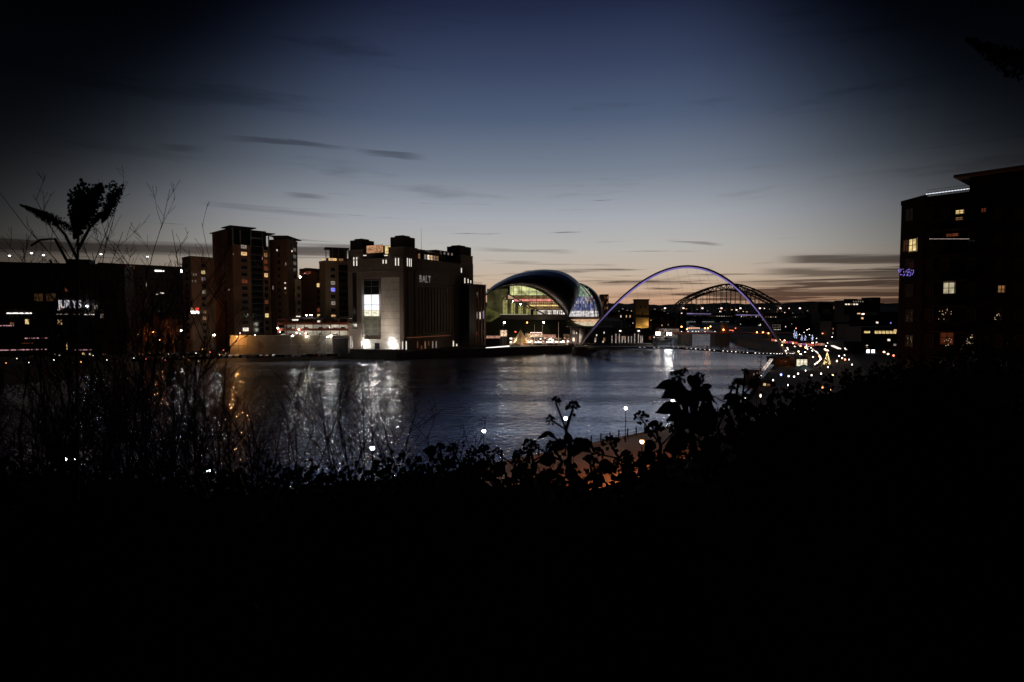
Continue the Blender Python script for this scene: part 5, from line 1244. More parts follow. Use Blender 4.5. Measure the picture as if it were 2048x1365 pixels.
# ------------------------------------------------------------------ bare trees
def bare_tree(p, h, seed, name, label, cat='tree', spread=.55, depth=5, m=M_bark, thick=.03, up=.25, stems=1, group=None, leafy=0, twigr=.012, kids=(2, 3), first=.35, lean=(0, 0)):
    rr = random.Random(seed); g = G(); gt = G(); t = thing(name, label, cat, p, group)
    def grow(pos, d, L, r_, lvl, gg):
        n = 3; pts = [pos]; rad = [r_]
        for i in range(n):
            d = (d + Vector((rr.uniform(-.16, .16), rr.uniform(-.16, .16), rr.uniform(-.06, .16) * up * 2))).normalized(); pos = pos + d * (L / n); pts.append(pos); rad.append(max(twigr * .6, r_ * (1 - .35 * (i + 1) / n)))
        gg.tube(pts, rad, 5 if lvl == 0 else 3, cap=False)
        if lvl >= depth: return
        k = rr.randint(*kids) + (1 if lvl == 0 else 0)
        for j in range(k):
            f = 1 if j == 0 else rr.uniform(.3, 1); i0 = min(int(f * n), n - 1); q = pts[i0].lerp(pts[i0 + 1], f * n - i0) if f < 1 else pts[-1]
            nd_ = (d + Vector((rr.uniform(-1, 1), rr.uniform(-1, 1), rr.uniform(-.3, .7))) * spread * (1 if j else .4) + Vector((0, 0, up))).normalized()
            grow(q, nd_, L * rr.uniform(.62, .82), max(twigr, rad[-1] * (.85 if j == 0 else .6)), lvl + 1, gt if lvl >= 0 else g)
    for s in range(stems):
        d0 = Vector((rr.uniform(-1, 1) * (.1 if stems == 1 else .35) + lean[0], rr.uniform(-1, 1) * (.1 if stems == 1 else .3) + lean[1], 1)).normalized(); grow(Vector(p) + Vector((rr.uniform(-1, 1), rr.uniform(-1, 1), 0)) * (0 if stems == 1 else .12 * h), d0, h * first * rr.uniform(.85, 1.1), thick * h, 0, g)
    part('trunk', g, m, t); part('crown', gt, m, t)['kind'] = 'stuff'; return t
M_litbark = mat('bark_orange_lit', (.30, .12, .06), .9, scale=1)  # orange lamp glow mixed into the bark colour
lt = ['left', 'second', 'third', 'fourth', 'right']
for i, (x, D, h) in enumerate(((283, 300, 15), (305, 306, 18), (325, 298, 14), (345, 308, 19), (358, 315, 21))):
    q = at(x, 622, D); bare_tree((q.x, D, 4), h, 40 + i, 'bare_tree', f'orange lit bare tree, {lt[i]} of the five between the hotel flats and the low block', spread=.75, depth=5, m=M_litbark, group='orange lit bare trees', twigr=.07, kids=(3, 3))
for i, (x, D, h, l) in enumerate(((520, 288, 7, 'small bare tree against the left of the retaining wall'), (596, 290, 7.5, 'small bare tree against the middle of the retaining wall'), (640, 290, 6.5, 'small bare tree against the right of the retaining wall'), (365, 255, 12, 'dark bushy tree rising left of the low block roof'))):
    q = at(x, 622, D + 0); bare_tree((q.x, D - 2, 4), h, 60 + i, 'bare_tree', l, spread=.8, depth=5, twigr=.05)

# ------------------------------------------------------------------ near bank: railing, lamps, quay clutter
def along(s0, s1, step):
    out = []; acc = 0; nxt = s0
    for (ax, ay), (bx, by) in zip(EDGE, EDGE[1:]):
        L = math.hypot(bx - ax, by - ay)
        while nxt <= acc + L and nxt <= s1:
            f = (nxt - acc) / L; out.append((ax + (bx - ax) * f, ay + (by - ay) * f, math.atan2(by - ay, bx - ax))); nxt += step
        acc += L
    return out
S0 = math.hypot(60, 53)
t = thing('quay_railing', 'black posts joined by two thin rails along the river edge', 'railing', (-5, 79.5, 4))
gp = G(); gp.tube([(0, 0, 0), (0, 0, .12), (0, 0, .13), (0, 0, 1.45), (0, 0, 1.62)], [.17, .17, .12, .11, .05], 8); pm = gp.mesh('post', M_black)
PO = along(S0 + 30, S0 + 185, 2.25)
for x, y, a in PO: inst('post', pm, t, (x + math.sin(a) * .5, y - math.cos(a) * .5, 4.02), a)
for z in (.75, 1.3):
    g = G(); g.tube([(x + math.sin(a) * .5, y - math.cos(a) * .5, 4 + z) for x, y, a in PO], .028, 4); part('rail', g, M_black, t)
ql = lamp_proto('quay_lamp', 5.4, E_lampc, (.95, 1, .95), 60, .3, 0, .075)
qnames = ['white quay lamp farthest left, seen through the twigs', 'white quay lamp low in front of the mill reflection', 'white quay lamp left of the seed heads', 'white quay lamp just left of the tall seed head stem', 'white quay lamp rising clear over the water', 'white quay lamp behind the big ivy sprig', 'white lamp by the pavilion at the boat mast']
for i, (x, y) in enumerate(((-30.5, 58), (-16.8, 68), (-4.4, 77.8), (7.2, 87), (17.8, 96), (27.6, 104), (52, 127))):
    place(ql, i == 0, (x + .7, y - .7, 4), 0, qnames[i], 'lamps along the near quay')
qo = lamp_proto('promenade_lamp', 5.4, emi('sodium_near', (1, .5, .18), 25), (1, .27, .07), 2700, .3, 0, .075)
p = at(1284, 884, 70.7); place(qo, True, (p.x, p.y, 4), 0, 'orange promenade lamp over the lit pavement')
p = at(1415, 866, 76); place(qo, False, (p.x, p.y, 4), 0, 'orange promenade lamp mostly hidden behind the ivy')
p = at(1100, 925, 66); place(qo, False, (p.x, p.y, 3.4), 0, 'orange promenade lamp half sunk behind the hedge left of the lit pavement')
for c in bpy.context.scene.collection.objects:
    if c.type == 'LIGHT' and c.parent and 'half sunk' in c.parent.get('label', ''): c.data = c.data.copy(); c.data.energy = 350
# kerb line
t = tag(part('kerb', (lambda g: [g.beam((x0 + math.sin(a0) * 13, y0 - math.cos(a0) * 13, 4.06), (x1 + math.sin(a1) * 13, y1 - math.cos(a1) * 13, 4.06), .3, .14) for (x0, y0, a0), (x1, y1, a1) in zip(PO, PO[1:])] and g)(G()), M_stone), kind='structure')
# cars with lights on the near road, glimpsed through twigs
def light_car(px, py, z, rz, label, front):
    p = gnd(px, py, z); t = place(cps['silver'], False, p, rz, label); t['category'] = 'car'
    for s in (-1, 1):
        g = G(); g.ball((p.x + math.cos(rz) * (2.25 if front else -2.3) - math.sin(rz) * s * .62, p.y + math.sin(rz) * (2.25 if front else -2.3) + math.cos(rz) * s * .62, p.z + .75), .13 if front else .11); o = part('headlamp' if front else 'tail_lamp', g, E_lampw if front else E_lampr)
        o.parent = t; o.matrix_parent_inverse = (Matrix.Translation(t.location) @ Matrix.Rotation(rz, 4, 'Z')).inverted()
light_car(166, 921, 4, -1.6, 'car with white headlights glimpsed low at the left through the twigs', True)

# pavilion, boat mast, floating terrace near the river at right
def quay_right():
    D = 168
    A, B = P2(1488, D), P2(1548, D); F = Fac(A, B); t = thing('river_pavilion', 'two tier river pavilion with railings beside the boat mast', 'pavilion', (A[0], A[1], 4)); z1, z0 = zat(762, D), 4
    g = G(); F.slab(g, 0, F.L, z0, z1, -6, 0); part('wall', g, M_dark, t); g = G(); F.slab(g, F.L * .25, F.L * .6, z1, zat(744, D), -4, -1); part('upper_room', g, M_dark, t)
    g = G(); F.slab(g, -.3, F.L + .3, z1, z1 + .12, -6.3, .5); F.slab(g, F.L * .22, F.L * .63, zat(744, D), zat(744, D) + .15, -4.3, -.6); part('roof', g, M_roof, t)
    g = G()
    for k in range(22): F.slab(g, F.L * k / 22, F.L * k / 22 + .04, z1 + .12, z1 + 1.1, .35, .39)
    F.slab(g, 0, F.L, z1 + 1.05, z1 + 1.1, .35, .39); part('railing', g, M_black, t)
    for x0, y0, x1, y1, m in ((1526, 766, 1532, 776, E_yell), (1534, 768, 1540, 776, E_warm2), (1500, 768, 1506, 779, E_red), (1509, 747, 1512, 752, E_dimw), (1516, 746, 1519, 750, E_warm2)): pwin(t, F, x0, y0, x1, y1, m, 2, 1, out=.03 if y0 > 760 else -.97)
    light('pavilion_light', F.pt(2.5, 8, 2.5), (1, .6, .4), 25, t)
    p = at(1521, 766, 172); t = thing('boat_mast', 'tall black boat mast with short spreaders standing before the pavilion', 'mast', (p.x, 172, 4)); g = G(); zt = zat(708, 172); g.tube([(p.x, 172, 0.5), (p.x, 172, zt)], [.16, .09], 6); part('pole', g, M_black, t)
    for y in (715, 724, 733, 741): g = G(); z = zat(y, 172); g.beam((p.x - 1.1, 172, z), (p.x + .5, 172, z), .1); part('spreader', g, M_black, t)
    for x, y, m in ((1522, 752, E_bead), (1522, 758, E_bead)): g = G(); g.ball(at(x, y, 171.8), .16); part('lamp', g, m, t)
    # lit ramp, its white light put in as a glowing walkway
    a, b = at(1526, 741, 205), at(1543, 719, 212); t = thing('lit_ramp', 'slanting white lit gangway by the pavilion', 'gangway', a); g = G(); g.beam(a, b, 1.0, .5); part('walkway', g, emi('ramp_white_glow', (1, .82, .72), .55, .7, .6), t); g = G(); g.beam(a + Vector((.6, 0, .9)), b + Vector((.6, 0, .9)), .06); part('handrail', g, M_frame, t)
    for k in range(4): g = G(); q = a.lerp(b, (k + .5) / 4) + Vector((.6, 0, 0)); g.beam(q, q + Vector((0, 0, .9)), .05); part('rail_post', g, M_frame, t)
    # boats near pavilion
    q = at(1513, 738, 200); boat((q.x, 200, .3), 9, .4, 'white boat with glowing deck moored under the gangway', M_white)
    # marquee and kiosk
    D = 225; A, B = P2(1596, D), P2(1618, D); F = Fac(A, B); t = thing('glass_kiosk', 'square kiosk with a bright cream window above the white parasol', 'kiosk', (A[0], A[1], 4)); g = G(); F.slab(g, -.3, F.L + .3, 4, zat(717, D), -5, -.3); part('wall', g, M_dark, t)
    u = F.L / 3
    for k in range(3): win(t, F, u * k, zat(733, D), u, zat(719, D) - zat(733, D), emi('kiosk_cream', (1, .9, .66), .85, .4, 1.5), 1, 1, 'window', -.25)
    g = G(); F.slab(g, -.6, F.L + .6, zat(717, D) + .01, zat(716, D) + .1, -5.3, .1); part('roof', g, M_roof, t)
    p = at(1608, 742, 190); t = thing('parasol', 'wide pale parasol in front of the bright kiosk window', 'parasol', (p.x, p.y, 4)); g = G(); n = 8; r_ = 3.6; zt = zat(729, 190); ze = zat(739, 190)
    g.add([(p.x + math.cos(2 * math.pi * k / n) * r_, p.y + math.sin(2 * math.pi * k / n) * r_, ze) for k in range(n)] + [(p.x, p.y, zt)], [(k, (k + 1) % n, n) for k in range(n)]); part('canopy', g, M_wcanvas, t); g = G(); g.tube([(p.x, p.y, 4), (p.x, p.y, zt)], .06, 5); part('pole', g, M_white, t); light('parasol_light', (p.x - 1, p.y - 4.5, zt + 1.2), (.8, 1, 1), 26, t)
    # brown terrace building between ramp and kiosk
    t_, F_ = simple_block('quay_terrace_building', 'low brown lit building between the gangway and the kiosk', 'building', 1553, 1594, 718, 232, 4, 8, M_brick, (5, 2), .5, [E_red, E_warm2, E_red]); light('terrace_glow_light', F_.pt(3, 8, 4), (1, .4, .15), 60, t_)
quay_right()
# winding line of beads: balustrade lamps of the curved promenade
path = [(1585, 689), (1598, 688), (1610, 692), (1620, 698), (1628, 704), (1634, 709), (1638, 715), (1640.5, 720), (1640, 724), (1637, 728), (1633, 731), (1629, 734)]
t = thing('curved_balustrade', 'sweeping curved balustrade dotted with bright white lamps', 'balustrade', gnd(1640, 720, 4))
pts = [gnd(x, y + 1.5, 4.0) for x, y in path]; g = G()
for a, b in zip(pts, pts[1:]): g.beam(a + Vector((0, 0, .5)), b + Vector((0, 0, .5)), .3, 1.0)
part('wall', g, M_stone, t)
for i in range(25):
    s = i / 24 * (len(path) - 1); k = min(int(s), len(path) - 2); q = pts[k].lerp(pts[k + 1], s - k); g = G(); g.ball(q + Vector((0, -.2, 1.25)), rnd.uniform(.14, .34)); part('lamp', g, E_bead if rnd.random() < .8 else E_gold, t)
# light trees, christmas tree, lamps and stalls on the far quay road
def light_tree(px, y0, y1, D, w, label, mb, tree_m=None, seed=1, n=60, cone=True):
    rr = random.Random(seed); p = at(px, 622, D); z0, z1 = max(zat(y1, D), 3.5), zat(y0, D); t = thing('light_tree', label, 'light tree', (p.x, D, 4)); g = G(); g.tube([(p.x, D, 4), (p.x, D, z1)], [.2, .05], 5); part('trunk', g, M_bark, t)
    W = w / FP * D / 2; g = G()
    for k in range(n):
        f = rr.random() ** 1.3; r_ = W * (1 - f) if cone else W * math.sin(math.pi * min(1, f + .05)); a = rr.uniform(0, 6.28); g.ball((p.x + math.cos(a) * r_, D + math.sin(a) * r_, z0 + (z1 - z0) * f), D / FP * .42, seg=4, rings=3)
    o = part('fairy_lights', g, mb, t); o['kind'] = 'stuff'
light_tree(1657, 705, 734, 235, 15, 'golden christmas tree of lights right of the curved balustrade', E_gold, seed=3, n=120)
for i, (x, y0, y1, l) in enumerate(((1590, 661, 677, 'left and tallest blue white light tree on the far quay'), (1594, 664, 677, 'blue white light tree touching the tallest one'), (1605, 671, 682, 'third blue white light tree from the left'), (1612, 671, 682, 'fourth blue white light tree from the left'), (1626, 670, 684, 'pointed blue white light tree standing apart'), (1645, 681, 690, 'small violet light tree under the red lamp'))):
    light_tree(x, y0, y1, 430, 3.4, l, emi('fairy_bluewhite', (.6, .66, 1), 2.2) if i < 5 else E_blue, seed=10 + i, n=34, cone=False)
small = [(1592, 657, 'r'), (1645, 667, 'r'), (1599, 669, 'w'), (1618, 658, 'w'), (1614, 660, 'w'), (1608, 665, 'w'), (1619, 670, 'w'), (1633, 677, 'w'), (1664, 674, 'w'), (1655, 686, 'w'), (1660, 684, 'w'), (1667, 683, 'w'), (1633, 685, 'w'), (1560, 680, 'o'), (1569, 681, 'o'), (1625, 686, 'o'), (1601, 692, 'r'), (1652, 692, 'w'), (1681, 697, 'w'), (1690, 697, 'w'), (1678, 712, 'w'), (1684, 716, 'w'), (1690, 719, 'r'), (1698, 719, 'w'), (1626, 714, 'w'), (1610, 704, 'w'), (1597, 703, 'o'), (1600, 708, 'w'), (1787, 711, 'r'), (1776, 708, 'o'), (1768, 704, 'o'), (1656, 734, 'w'), (1665, 751, 'o'), (1704, 729, 'w'), (1577, 752, 'w'), (1596, 747, 'w'), (1562, 749, 'b'), (1546, 760, 'w'), (1588, 753, 'w'), (1623, 750, 'w'), (1611, 741, 'w'), (1659, 779, 'o'), (1576, 770, 'w'), (1521, 791, 'o'), (1645, 775, 'r'), (1490, 795, 'w'), (1706, 822, 'w'), (1642, 747, 'w'), (1583, 775, 'w')]
r9 = random.Random(99)
for _ in range(18):
    x_ = r9.uniform(1552, 1700); small.append((x_, 684 + abs(x_ - 1560) * .22 + r9.uniform(-6, 16), r9.choice('ooowww')))
fl_p = {'w': lamp_proto('lamp_post', 5, emi('lamp_far_w', (1, .88, .76), 6), (1, 1, 1), 0, .36, .05, .08), 'r': lamp_proto('lamp_post', 5, emi('lamp_far_r', (1, .25, .12), 4), (1, 1, 1), 0, .6, .05, .08), 'o': lamp_proto('lamp_post', 5, emi('lamp_far_o', (1, .5, .22), 8), (1, 1, 1), 0, .55, .05, .08), 'b': lamp_proto('lamp_post', 5, emi('lamp_far_b', (.3, .35, 1), 5), (1, 1, 1), 0, .5, .05, .08)}
fu = set(); cn = {'w': 'white', 'r': 'red', 'o': 'orange', 'b': 'blue'}; seen = {}
for (x, y, k) in sorted(small):
    reg = 'by the blue light trees' if y < 690 and x < 1650 else 'right of the blue light trees' if y < 700 and x < 1700 else 'near the near apartment block foot' if x > 1730 else 'beside the golden tree' if x > 1645 and y < 740 else 'around the curved balustrade' if y < 740 else 'low among the dark bushes'
    D = min(430, 17 * FP / max(y - 622, 20) if y < 690 else 17 * FP / (y - 622)); D = max(D, 90)
    p = at(x, y, D); sc = max((p.z - 4) / 5, .35); key = (k, reg); seen[key] = seen.get(key, 0) + 1
    o = place(fl_p[k], k not in fu, (p.x, p.y, 4 if p.z > 5.5 else p.z - 1.7), 0, f'{ORD[seen[key]-1]} {cn[k]} quay lamp from the left {reg}', 'small lamps of the far quay'); wsc = min(1, D / 250) * rr.uniform(.5, .95); o.scale = (wsc, wsc, sc); fu.add(k)
    for c in o.children:
        if c.name.startswith('lantern'): c.scale = (1, 1, 1 / sc); c.location = (0, 0, 5 - 5 / sc)
# crowd of stall and shop lights behind the balustrade
rr = random.Random(31)
for i in range(16):
    x = 1548 + i * 6.6 + rr.uniform(-2, 2); y = 681 + (i * .9 if i < 10 else 9) + rr.uniform(-1, 2); D = 21 * FP / (y - 622 + 4); D = min(D, 400)
    A, B = P2(x, D), P2(x + 5.2, D); F = Fac(A, B); t = thing('market_hut', f'{ORD[i]} of the little lit market huts from the left along the far quay road', 'hut', (A[0], A[1], 4), 'market huts on the far quay'); g = G(); F.slab(g, 0, F.L, 4, 5, -2, 0); part('counter', g, M_dark, t)
    g = G(); F.slab(g, .1, F.L - .1, 5.01, 6.3, -1.9, -.4); part('lit_front', g, rr.choice([gl[1], gl[3], gl[3], emi('hut_red', (1, .2, .12), .5, .6, 2), emi('hut_purple', (.6, .15, .6), .3, .6, 2)]), t)
    a, b, c, d = F.pt(-.3, 6.4, .3), F.pt(F.L + .3, 6.4, .3), F.pt(F.L + .3, 6.4, -2.3), F.pt(-.3, 6.4, -2.3); e, f = F.pt(-.3, 7.3, -1), F.pt(F.L + .3, 7.3, -1); g = G(); g.add([a, b, c, d, e, f], [(0, 1, 5, 4), (1, 2, 5), (2, 3, 4, 5), (3, 0, 4), (3, 2, 1, 0)]); part('roof', g, M_tile, t)
# slanting lit awning
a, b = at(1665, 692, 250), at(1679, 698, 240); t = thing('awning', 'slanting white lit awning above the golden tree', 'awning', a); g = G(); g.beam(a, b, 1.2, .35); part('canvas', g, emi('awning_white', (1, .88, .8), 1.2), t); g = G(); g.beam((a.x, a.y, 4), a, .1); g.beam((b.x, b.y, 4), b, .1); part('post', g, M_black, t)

# ------------------------------------------------------------------ near apartment building at right
def near_flats():
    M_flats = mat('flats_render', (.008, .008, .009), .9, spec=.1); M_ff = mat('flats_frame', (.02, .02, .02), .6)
    A, B, C = P2(1796, 74), P2(1842, 70), (P2(2110, 61)); FA, FB = Fac(A, B), Fac(B, C)
    t = thing('apartment_building', 'near dark apartment building filling the right edge, few lit windows', 'apartment building', (B[0], B[1], 6)); zb = 5; zt = zat(403, 71)
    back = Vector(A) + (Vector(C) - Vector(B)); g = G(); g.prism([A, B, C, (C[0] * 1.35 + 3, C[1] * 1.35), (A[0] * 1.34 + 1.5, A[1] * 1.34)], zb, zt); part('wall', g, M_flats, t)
    g = G(); FA.slab(g, 0, FA.L, zt, zt + .55, -.3, .1); FB.slab(g, 0, FB.L, zt, zt + .3, -.3, .1); part('parapet', g, M_flats, t)
    # set back upper floor with overhanging roof
    u0, _ = FB.uz(1938, 400); g = G(); z2 = zat(352, 66); FB.slab(g, u0, FB.L + 1, zt + .01, z2, -14, .05); part('upper_floor', g, M_flats, t)
    ur, _ = FB.uz(1913, 354); g = G(); FB.slab(g, ur, FB.L + 2, z2 + .01, z2 + .3, -15, 1.2); part('roof', g, M_roof, t)
    # roof terrace rail with light chain
    ua, _ = FB.uz(1850, 390); g = G(); zc = zat(385, 69)
    for k in range(26): u = ua + (u0 - ua) * k / 26; FB.slab(g, u, u + .05, zt + .31, zc, -.6, -.55)
    for z in (.35, .7, 1.05): FB.slab(g, ua, u0, zt + .3 + z * .8, zt + .33 + z * .8, -.6, -.56)
    FB.slab(g, 0, ua, zt + .7, zt + .74, -.6, -.56); part('railing', g, M_frame, t)
    g = G()
    for k in range(30): u = ua + (u0 - ua) * k / 30; q = FB.pt(u, zc + .05, -.55); g.ball(q, .05, seg=4, rings=3)
    o = part('rail_lights', g, emi('chain_white', (.85, .9, 1), 2.2), t)
    # windows grid: 6 visible floors
    dz = 3.05
    lits = [(1911, 420, 1928, 429.5, E_yell), (1911, 435, 1925, 442, E_warm2), (1962, 417, 1973, 426, E_red), (1818.6, 479.5, 1834.7, 505, E_yell), (1886, 564, 1912, 589, emi('lit_cream', (1, .86, .55), .42, .5, .9)), (1995, 571, 2011, 587, E_warm2), (1880, 661, 1909, 690, emi('lit_redbrown', (1, .22, .08), .045, .5, .9)), (1892, 468, 1917, 475, E_red), (1817, 525, 1829, 537, emi('lit_darkred', (1, .15, .1), .05, .4, 1)), (1807, 481, 1818, 505, emi('lit_darkbrown', (1, .35, .12), .03, .4, 1))]
    for x0, y0, x1, y1, m in lits: pwin(t, FB if x0 > 1842 else FA, x0, y0, x1, y1, m, 2, 2, out=.03)
    k = 0
    for row in range(7):
        yy = 416 + row * 50
        for x0 in (1852, 1883, 1935, 1990, 2030):
            x1 = x0 + 17
            if any(abs(x0 - l[0]) < 24 and abs(yy - l[1]) < 30 for l in lits): continue
            pwin(t, FB, x0, yy + row * .6, x1, yy + 25 + row * .6, M_glass, 2, 2, out=.03)
        if abs(yy - 480) > 20: pwin(t, FA, 1812, yy + 4, 1828, yy + 28, M_glass, 2, 2, out=.03)
    for row in range(6):
        z = zat(462 + row * 50, 69); g = G(); u, _ = FB.uz(1868, 500); u1, _ = FB.uz(1945, 500); FB.slab(g, u, u1, z - .15, z, .02, 1.3)
        for q in range(18): FB.slab(g, u + (u1 - u) * q / 17.2, u + (u1 - u) * q / 17.2 + .03, z, z + 1.0, 1.22, 1.25)
        FB.slab(g, u, u1, z + 1.0, z + 1.04, 1.2, 1.26); part('balcony', g, M_black, t)
    def beads(F, x0, x1, y0, y1, n, m, out=1.3, r_=.035, line=False):
        g = G(); rr = random.Random(int(x0))
        for k in range(n):
            x = x0 + (x1 - x0) * (k / n if line else rr.random()); y = y0 if line else rr.uniform(y0, y1); u, z = F.uz(x, y); g.ball(F.pt(u, z, out), r_, seg=4, rings=3)
        part('light_chain', g, m, t)
    beads(FB, 1866, 1946, 480, 480, 34, emi('chain_pink', (1, .8, .7), .9), line=True); beads(FA, 1803, 1834, 538, 552, 46, emi('chain_violet', (.35, .25, 1), 1.4), .4, .04)
    beads(FB, 1882, 1910, 618, 640, 12, emi('chain_warm', (1, .75, .5), .9)); beads(FB, 1993, 2008, 628, 640, 8, emi('chain_warm', (1, .75, .5), .9)); beads(FB, 1940, 1953, 668, 690, 16, emi('chain_warm', (1, .75, .5), .9)); beads(FB, 1895, 1910, 676, 692, 10, emi('chain_warm', (1, .75, .5), .9))
FRAME_NOW[0] = mat('flats_frame', (.02, .02, .02), .6)
near_flats(); FRAME_NOW[0] = None

# ------------------------------------------------------------------ foreground vegetation
def leaf_faces(g, base, tip, width, nrm, m=0, fold=.25, lobed=False):
    base = Vector(base); tip = Vector(tip); ax = tip - base; L = ax.length; ax.normalize(); s = ax.cross(Vector(nrm)).normalized(); n = s.cross(ax)
    if lobed: prof = [(0, 0), (-.06, .32), (.22, .62), (.30, .40), (.55, .44), (.72, .20), (1, 0)]
    else: prof = [(0, 0), (-.04, .22), (.14, .46), (.36, .50), (.6, .33), (.82, .13), (1, 0)]
    vs_ = [base + ax * (x * L) + n * (-fold * .0) for x, w in prof]
    mid = [base + ax * (x * L) - n * (.10 * L * math.sin(math.pi * max(0, x))) for x, w in prof]
    lft = [mid[i] + s * prof[i][1] * width + n * fold * prof[i][1] * width for i in range(len(prof))]; rgt = [mid[i] - s * prof[i][1] * width + n * fold * prof[i][1] * width for i in range(len(prof))]
    o = len(g.v); K = len(prof); g.v += [tuple(v) for v in mid + lft + rgt]
    for i in range(K - 1):
        g.f.append((o + i, o + i + 1, o + K + i + 1, o + K + i)); g.m.append(m); g.f.append((o + i + 1, o + i, o + 2 * K + i, o + 2 * K + i + 1)); g.m.append(m)
def umbel(g, c, r_, up, rr, n=16, br=.25):
    n = int(n * 1.5)
    c = Vector(c); up = Vector(up).normalized()
    for k in range(n):
        d = (Vector((rr.gauss(0, 1), rr.gauss(0, 1), rr.gauss(0, 1))).normalized() + up * .55).normalized(); e = c + d * r_ * rr.uniform(.8, 1); g.tube([c, e], r_ * .035, 3, cap=False); g.ball(e, r_ * br * rr.uniform(.75, 1.1), seg=5, rings=3)
def px2(px, py, d): return at(px, py, d)

OUT = [(-60, 950), (150, 958), (300, 962), (420, 982), (560, 972), (640, 962), (740, 950), (860, 945), (950, 952), (1010, 962), (1100, 962), (1200, 965), (1260, 962), (1300, 940), (1380, 915), (1420, 892), (1470, 858), (1530, 826), (1600, 798), (1700, 762), (1800, 735), (1950, 722), (2120, 715)]
def out_y(px):
    for (a, ya), (b, yb) in zip(OUT, OUT[1:]):
        if a <= px <= b: return ya + (yb - ya) * (px - a) / (b - a)
    return OUT[0][1] if px < 0 else OUT[-1][1]
def hedge_d(px): return 3.6 + .5 * math.sin(px * .011) + (1.6 if px > 1500 else 0) * min(1, (px - 1500) / 300 if px > 1500 else 0)
# ivy covered bank just below the viewpoint
g = G(); cols = 70; prev = None; NR = 6
for i in range(cols + 1):
    px = -400 + 2850 * i / cols; d = hedge_d(px); y = out_y(px) + 5; top = at(px, y, d); foot = Vector((top.x * .35, .9, 22.0)); bk = Vector((top.x * 1.5, top.y + 2.5, top.z - 4.5))
    row = [bk, top + Vector((0, .5, -.25)), top, top.lerp(foot, .25) + Vector((0, 0, .16)), top.lerp(foot, .55) + Vector((0, 0, .12)), foot]
    g.v += [tuple(v + Vector((0, 0, rnd.uniform(-.05, .05)))) for v in row]
for i in range(cols):
    for k in range(NR - 1): a = i * NR + k; g.f.append((a, a + NR, a + NR + 1, a + 1)); g.m.append(0)
g.sm = True; struct('ivy_bank', g, M_soil)
# ivy leaves over the bank
rr = random.Random(77); g = G()
for i in range(26000):
    px = rr.uniform(-150, 2200); f = rr.random() ** 1.35; d = hedge_d(px); y = out_y(px) + 12; top = at(px, y, d); foot = Vector((top.x * .35, .9, 22.0)); c = top.lerp(foot, f * .95) + Vector((rr.uniform(-.1, .1), rr.uniform(-.1, .1), rr.uniform(0.0, .17)))
    if (c - Vector((0, 0, EYE))).length < 1.1: continue
    n = Vector((rr.uniform(-.8, .8), -1 + rr.uniform(-.6, .6), rr.uniform(-.1, 1.2))).normalized(); ax = Vector((rr.uniform(-1, 1), rr.uniform(-.4, .4), rr.uniform(-1, .5))).normalized(); L = rr.uniform(.028, .066) if f > .08 else rr.uniform(.018, .045)
    leaf_faces(g, c, c + ax * L, L * .95, n, m=0 if rr.random() < .72 else rr.choice((1, 1, 2)), lobed=rr.random() < .5)
for i in range(190):
    px = rr.uniform(380, 2080); d = hedge_d(px) - rr.uniform(0, .5); b = at(px, out_y(px) + 14, d); h = rr.uniform(.05, .22) * (1.0 if px < 1500 else .8); ln = Vector((rr.uniform(-.5, .5), rr.uniform(-.2, .2), 1)).normalized(); m_ = b + ln * h * .5; e = m_ + (ln + Vector((rr.uniform(-.5, .5), 0, 0))).normalized() * h * .5
    g.tube([b, m_, e], [.0035, .0025, .0012], 3, cap=False)
    for k in range(rr.randint(1, 5)):
        q = b.lerp(m_, rr.random()) if rr.random() < .4 else m_.lerp(e, rr.random()); dr = Vector((rr.choice((-1, 1)), rr.uniform(-.6, .2), rr.uniform(-.5, .6))).normalized(); L = rr.uniform(.012, .034); leaf_faces(g, q, q + dr * L, L * .8, (rr.uniform(-.4, .4), -1, rr.uniform(0, .8)), m=rr.choice((0, 0, 1)))
o = struct('ivy_leaves', g, [M_leaf, M_leaf2, M_leaf3], 'stuff')
# seed heads and small sprigs poking out of the outline
def sprig(px, py, top_px, top_py, d, seed, label, rU=.05, leaves=4, umb=1, leafL=.07, name='ivy_shoot'):
    rr = random.Random(seed); base = px2(px, py, d); tip = px2(top_px, top_py, d - .05); t = thing(name, label, 'ivy shoot', base); g = G(); mid = base.lerp(tip, .5) + Vector((rr.uniform(-.03, .03), 0, 0)); g.tube([base, mid, tip], [.009, .006, .004], 5); part('stem', g, M_twig, t)
    for u in range(umb):
        c = tip if u == 0 else mid.lerp(tip, rr.random()) + Vector((rr.choice((-1, 1)) * rr.uniform(.04, .09), 0, rr.uniform(-.0, .05)))
        g = G(); umbel(g, c, rU * (1 if u == 0 else .75), (0, 0, 1), rr, 18 if u == 0 else 13)
        if u: g.tube([mid, c], .003, 4)
        part('berry_cluster', g, M_berry, t)
    for k in range(leaves):
        f = rr.uniform(.1, .75); b = base.lerp(mid, f * 2) if f < .5 else mid.lerp(tip, f * 2 - 1); s = rr.choice((-1, 1)); dr = Vector((s * rr.uniform(.5, 1), rr.uniform(-.5, .1), rr.uniform(-.5, .4))).normalized(); L = leafL * rr.uniform(.7, 1.15); q = b + dr * L * .5; g = G(); g.tube([b, q], .0025, 3, cap=False); leaf_faces(g, q, q + (dr + Vector((0, 0, -.45))).normalized() * L, L * .85, (rr.uniform(-.3, .3), -1, rr.uniform(.1, .9))); part('leaf', g, M_leaf if rr.random() < .8 else M_leaf2, t)
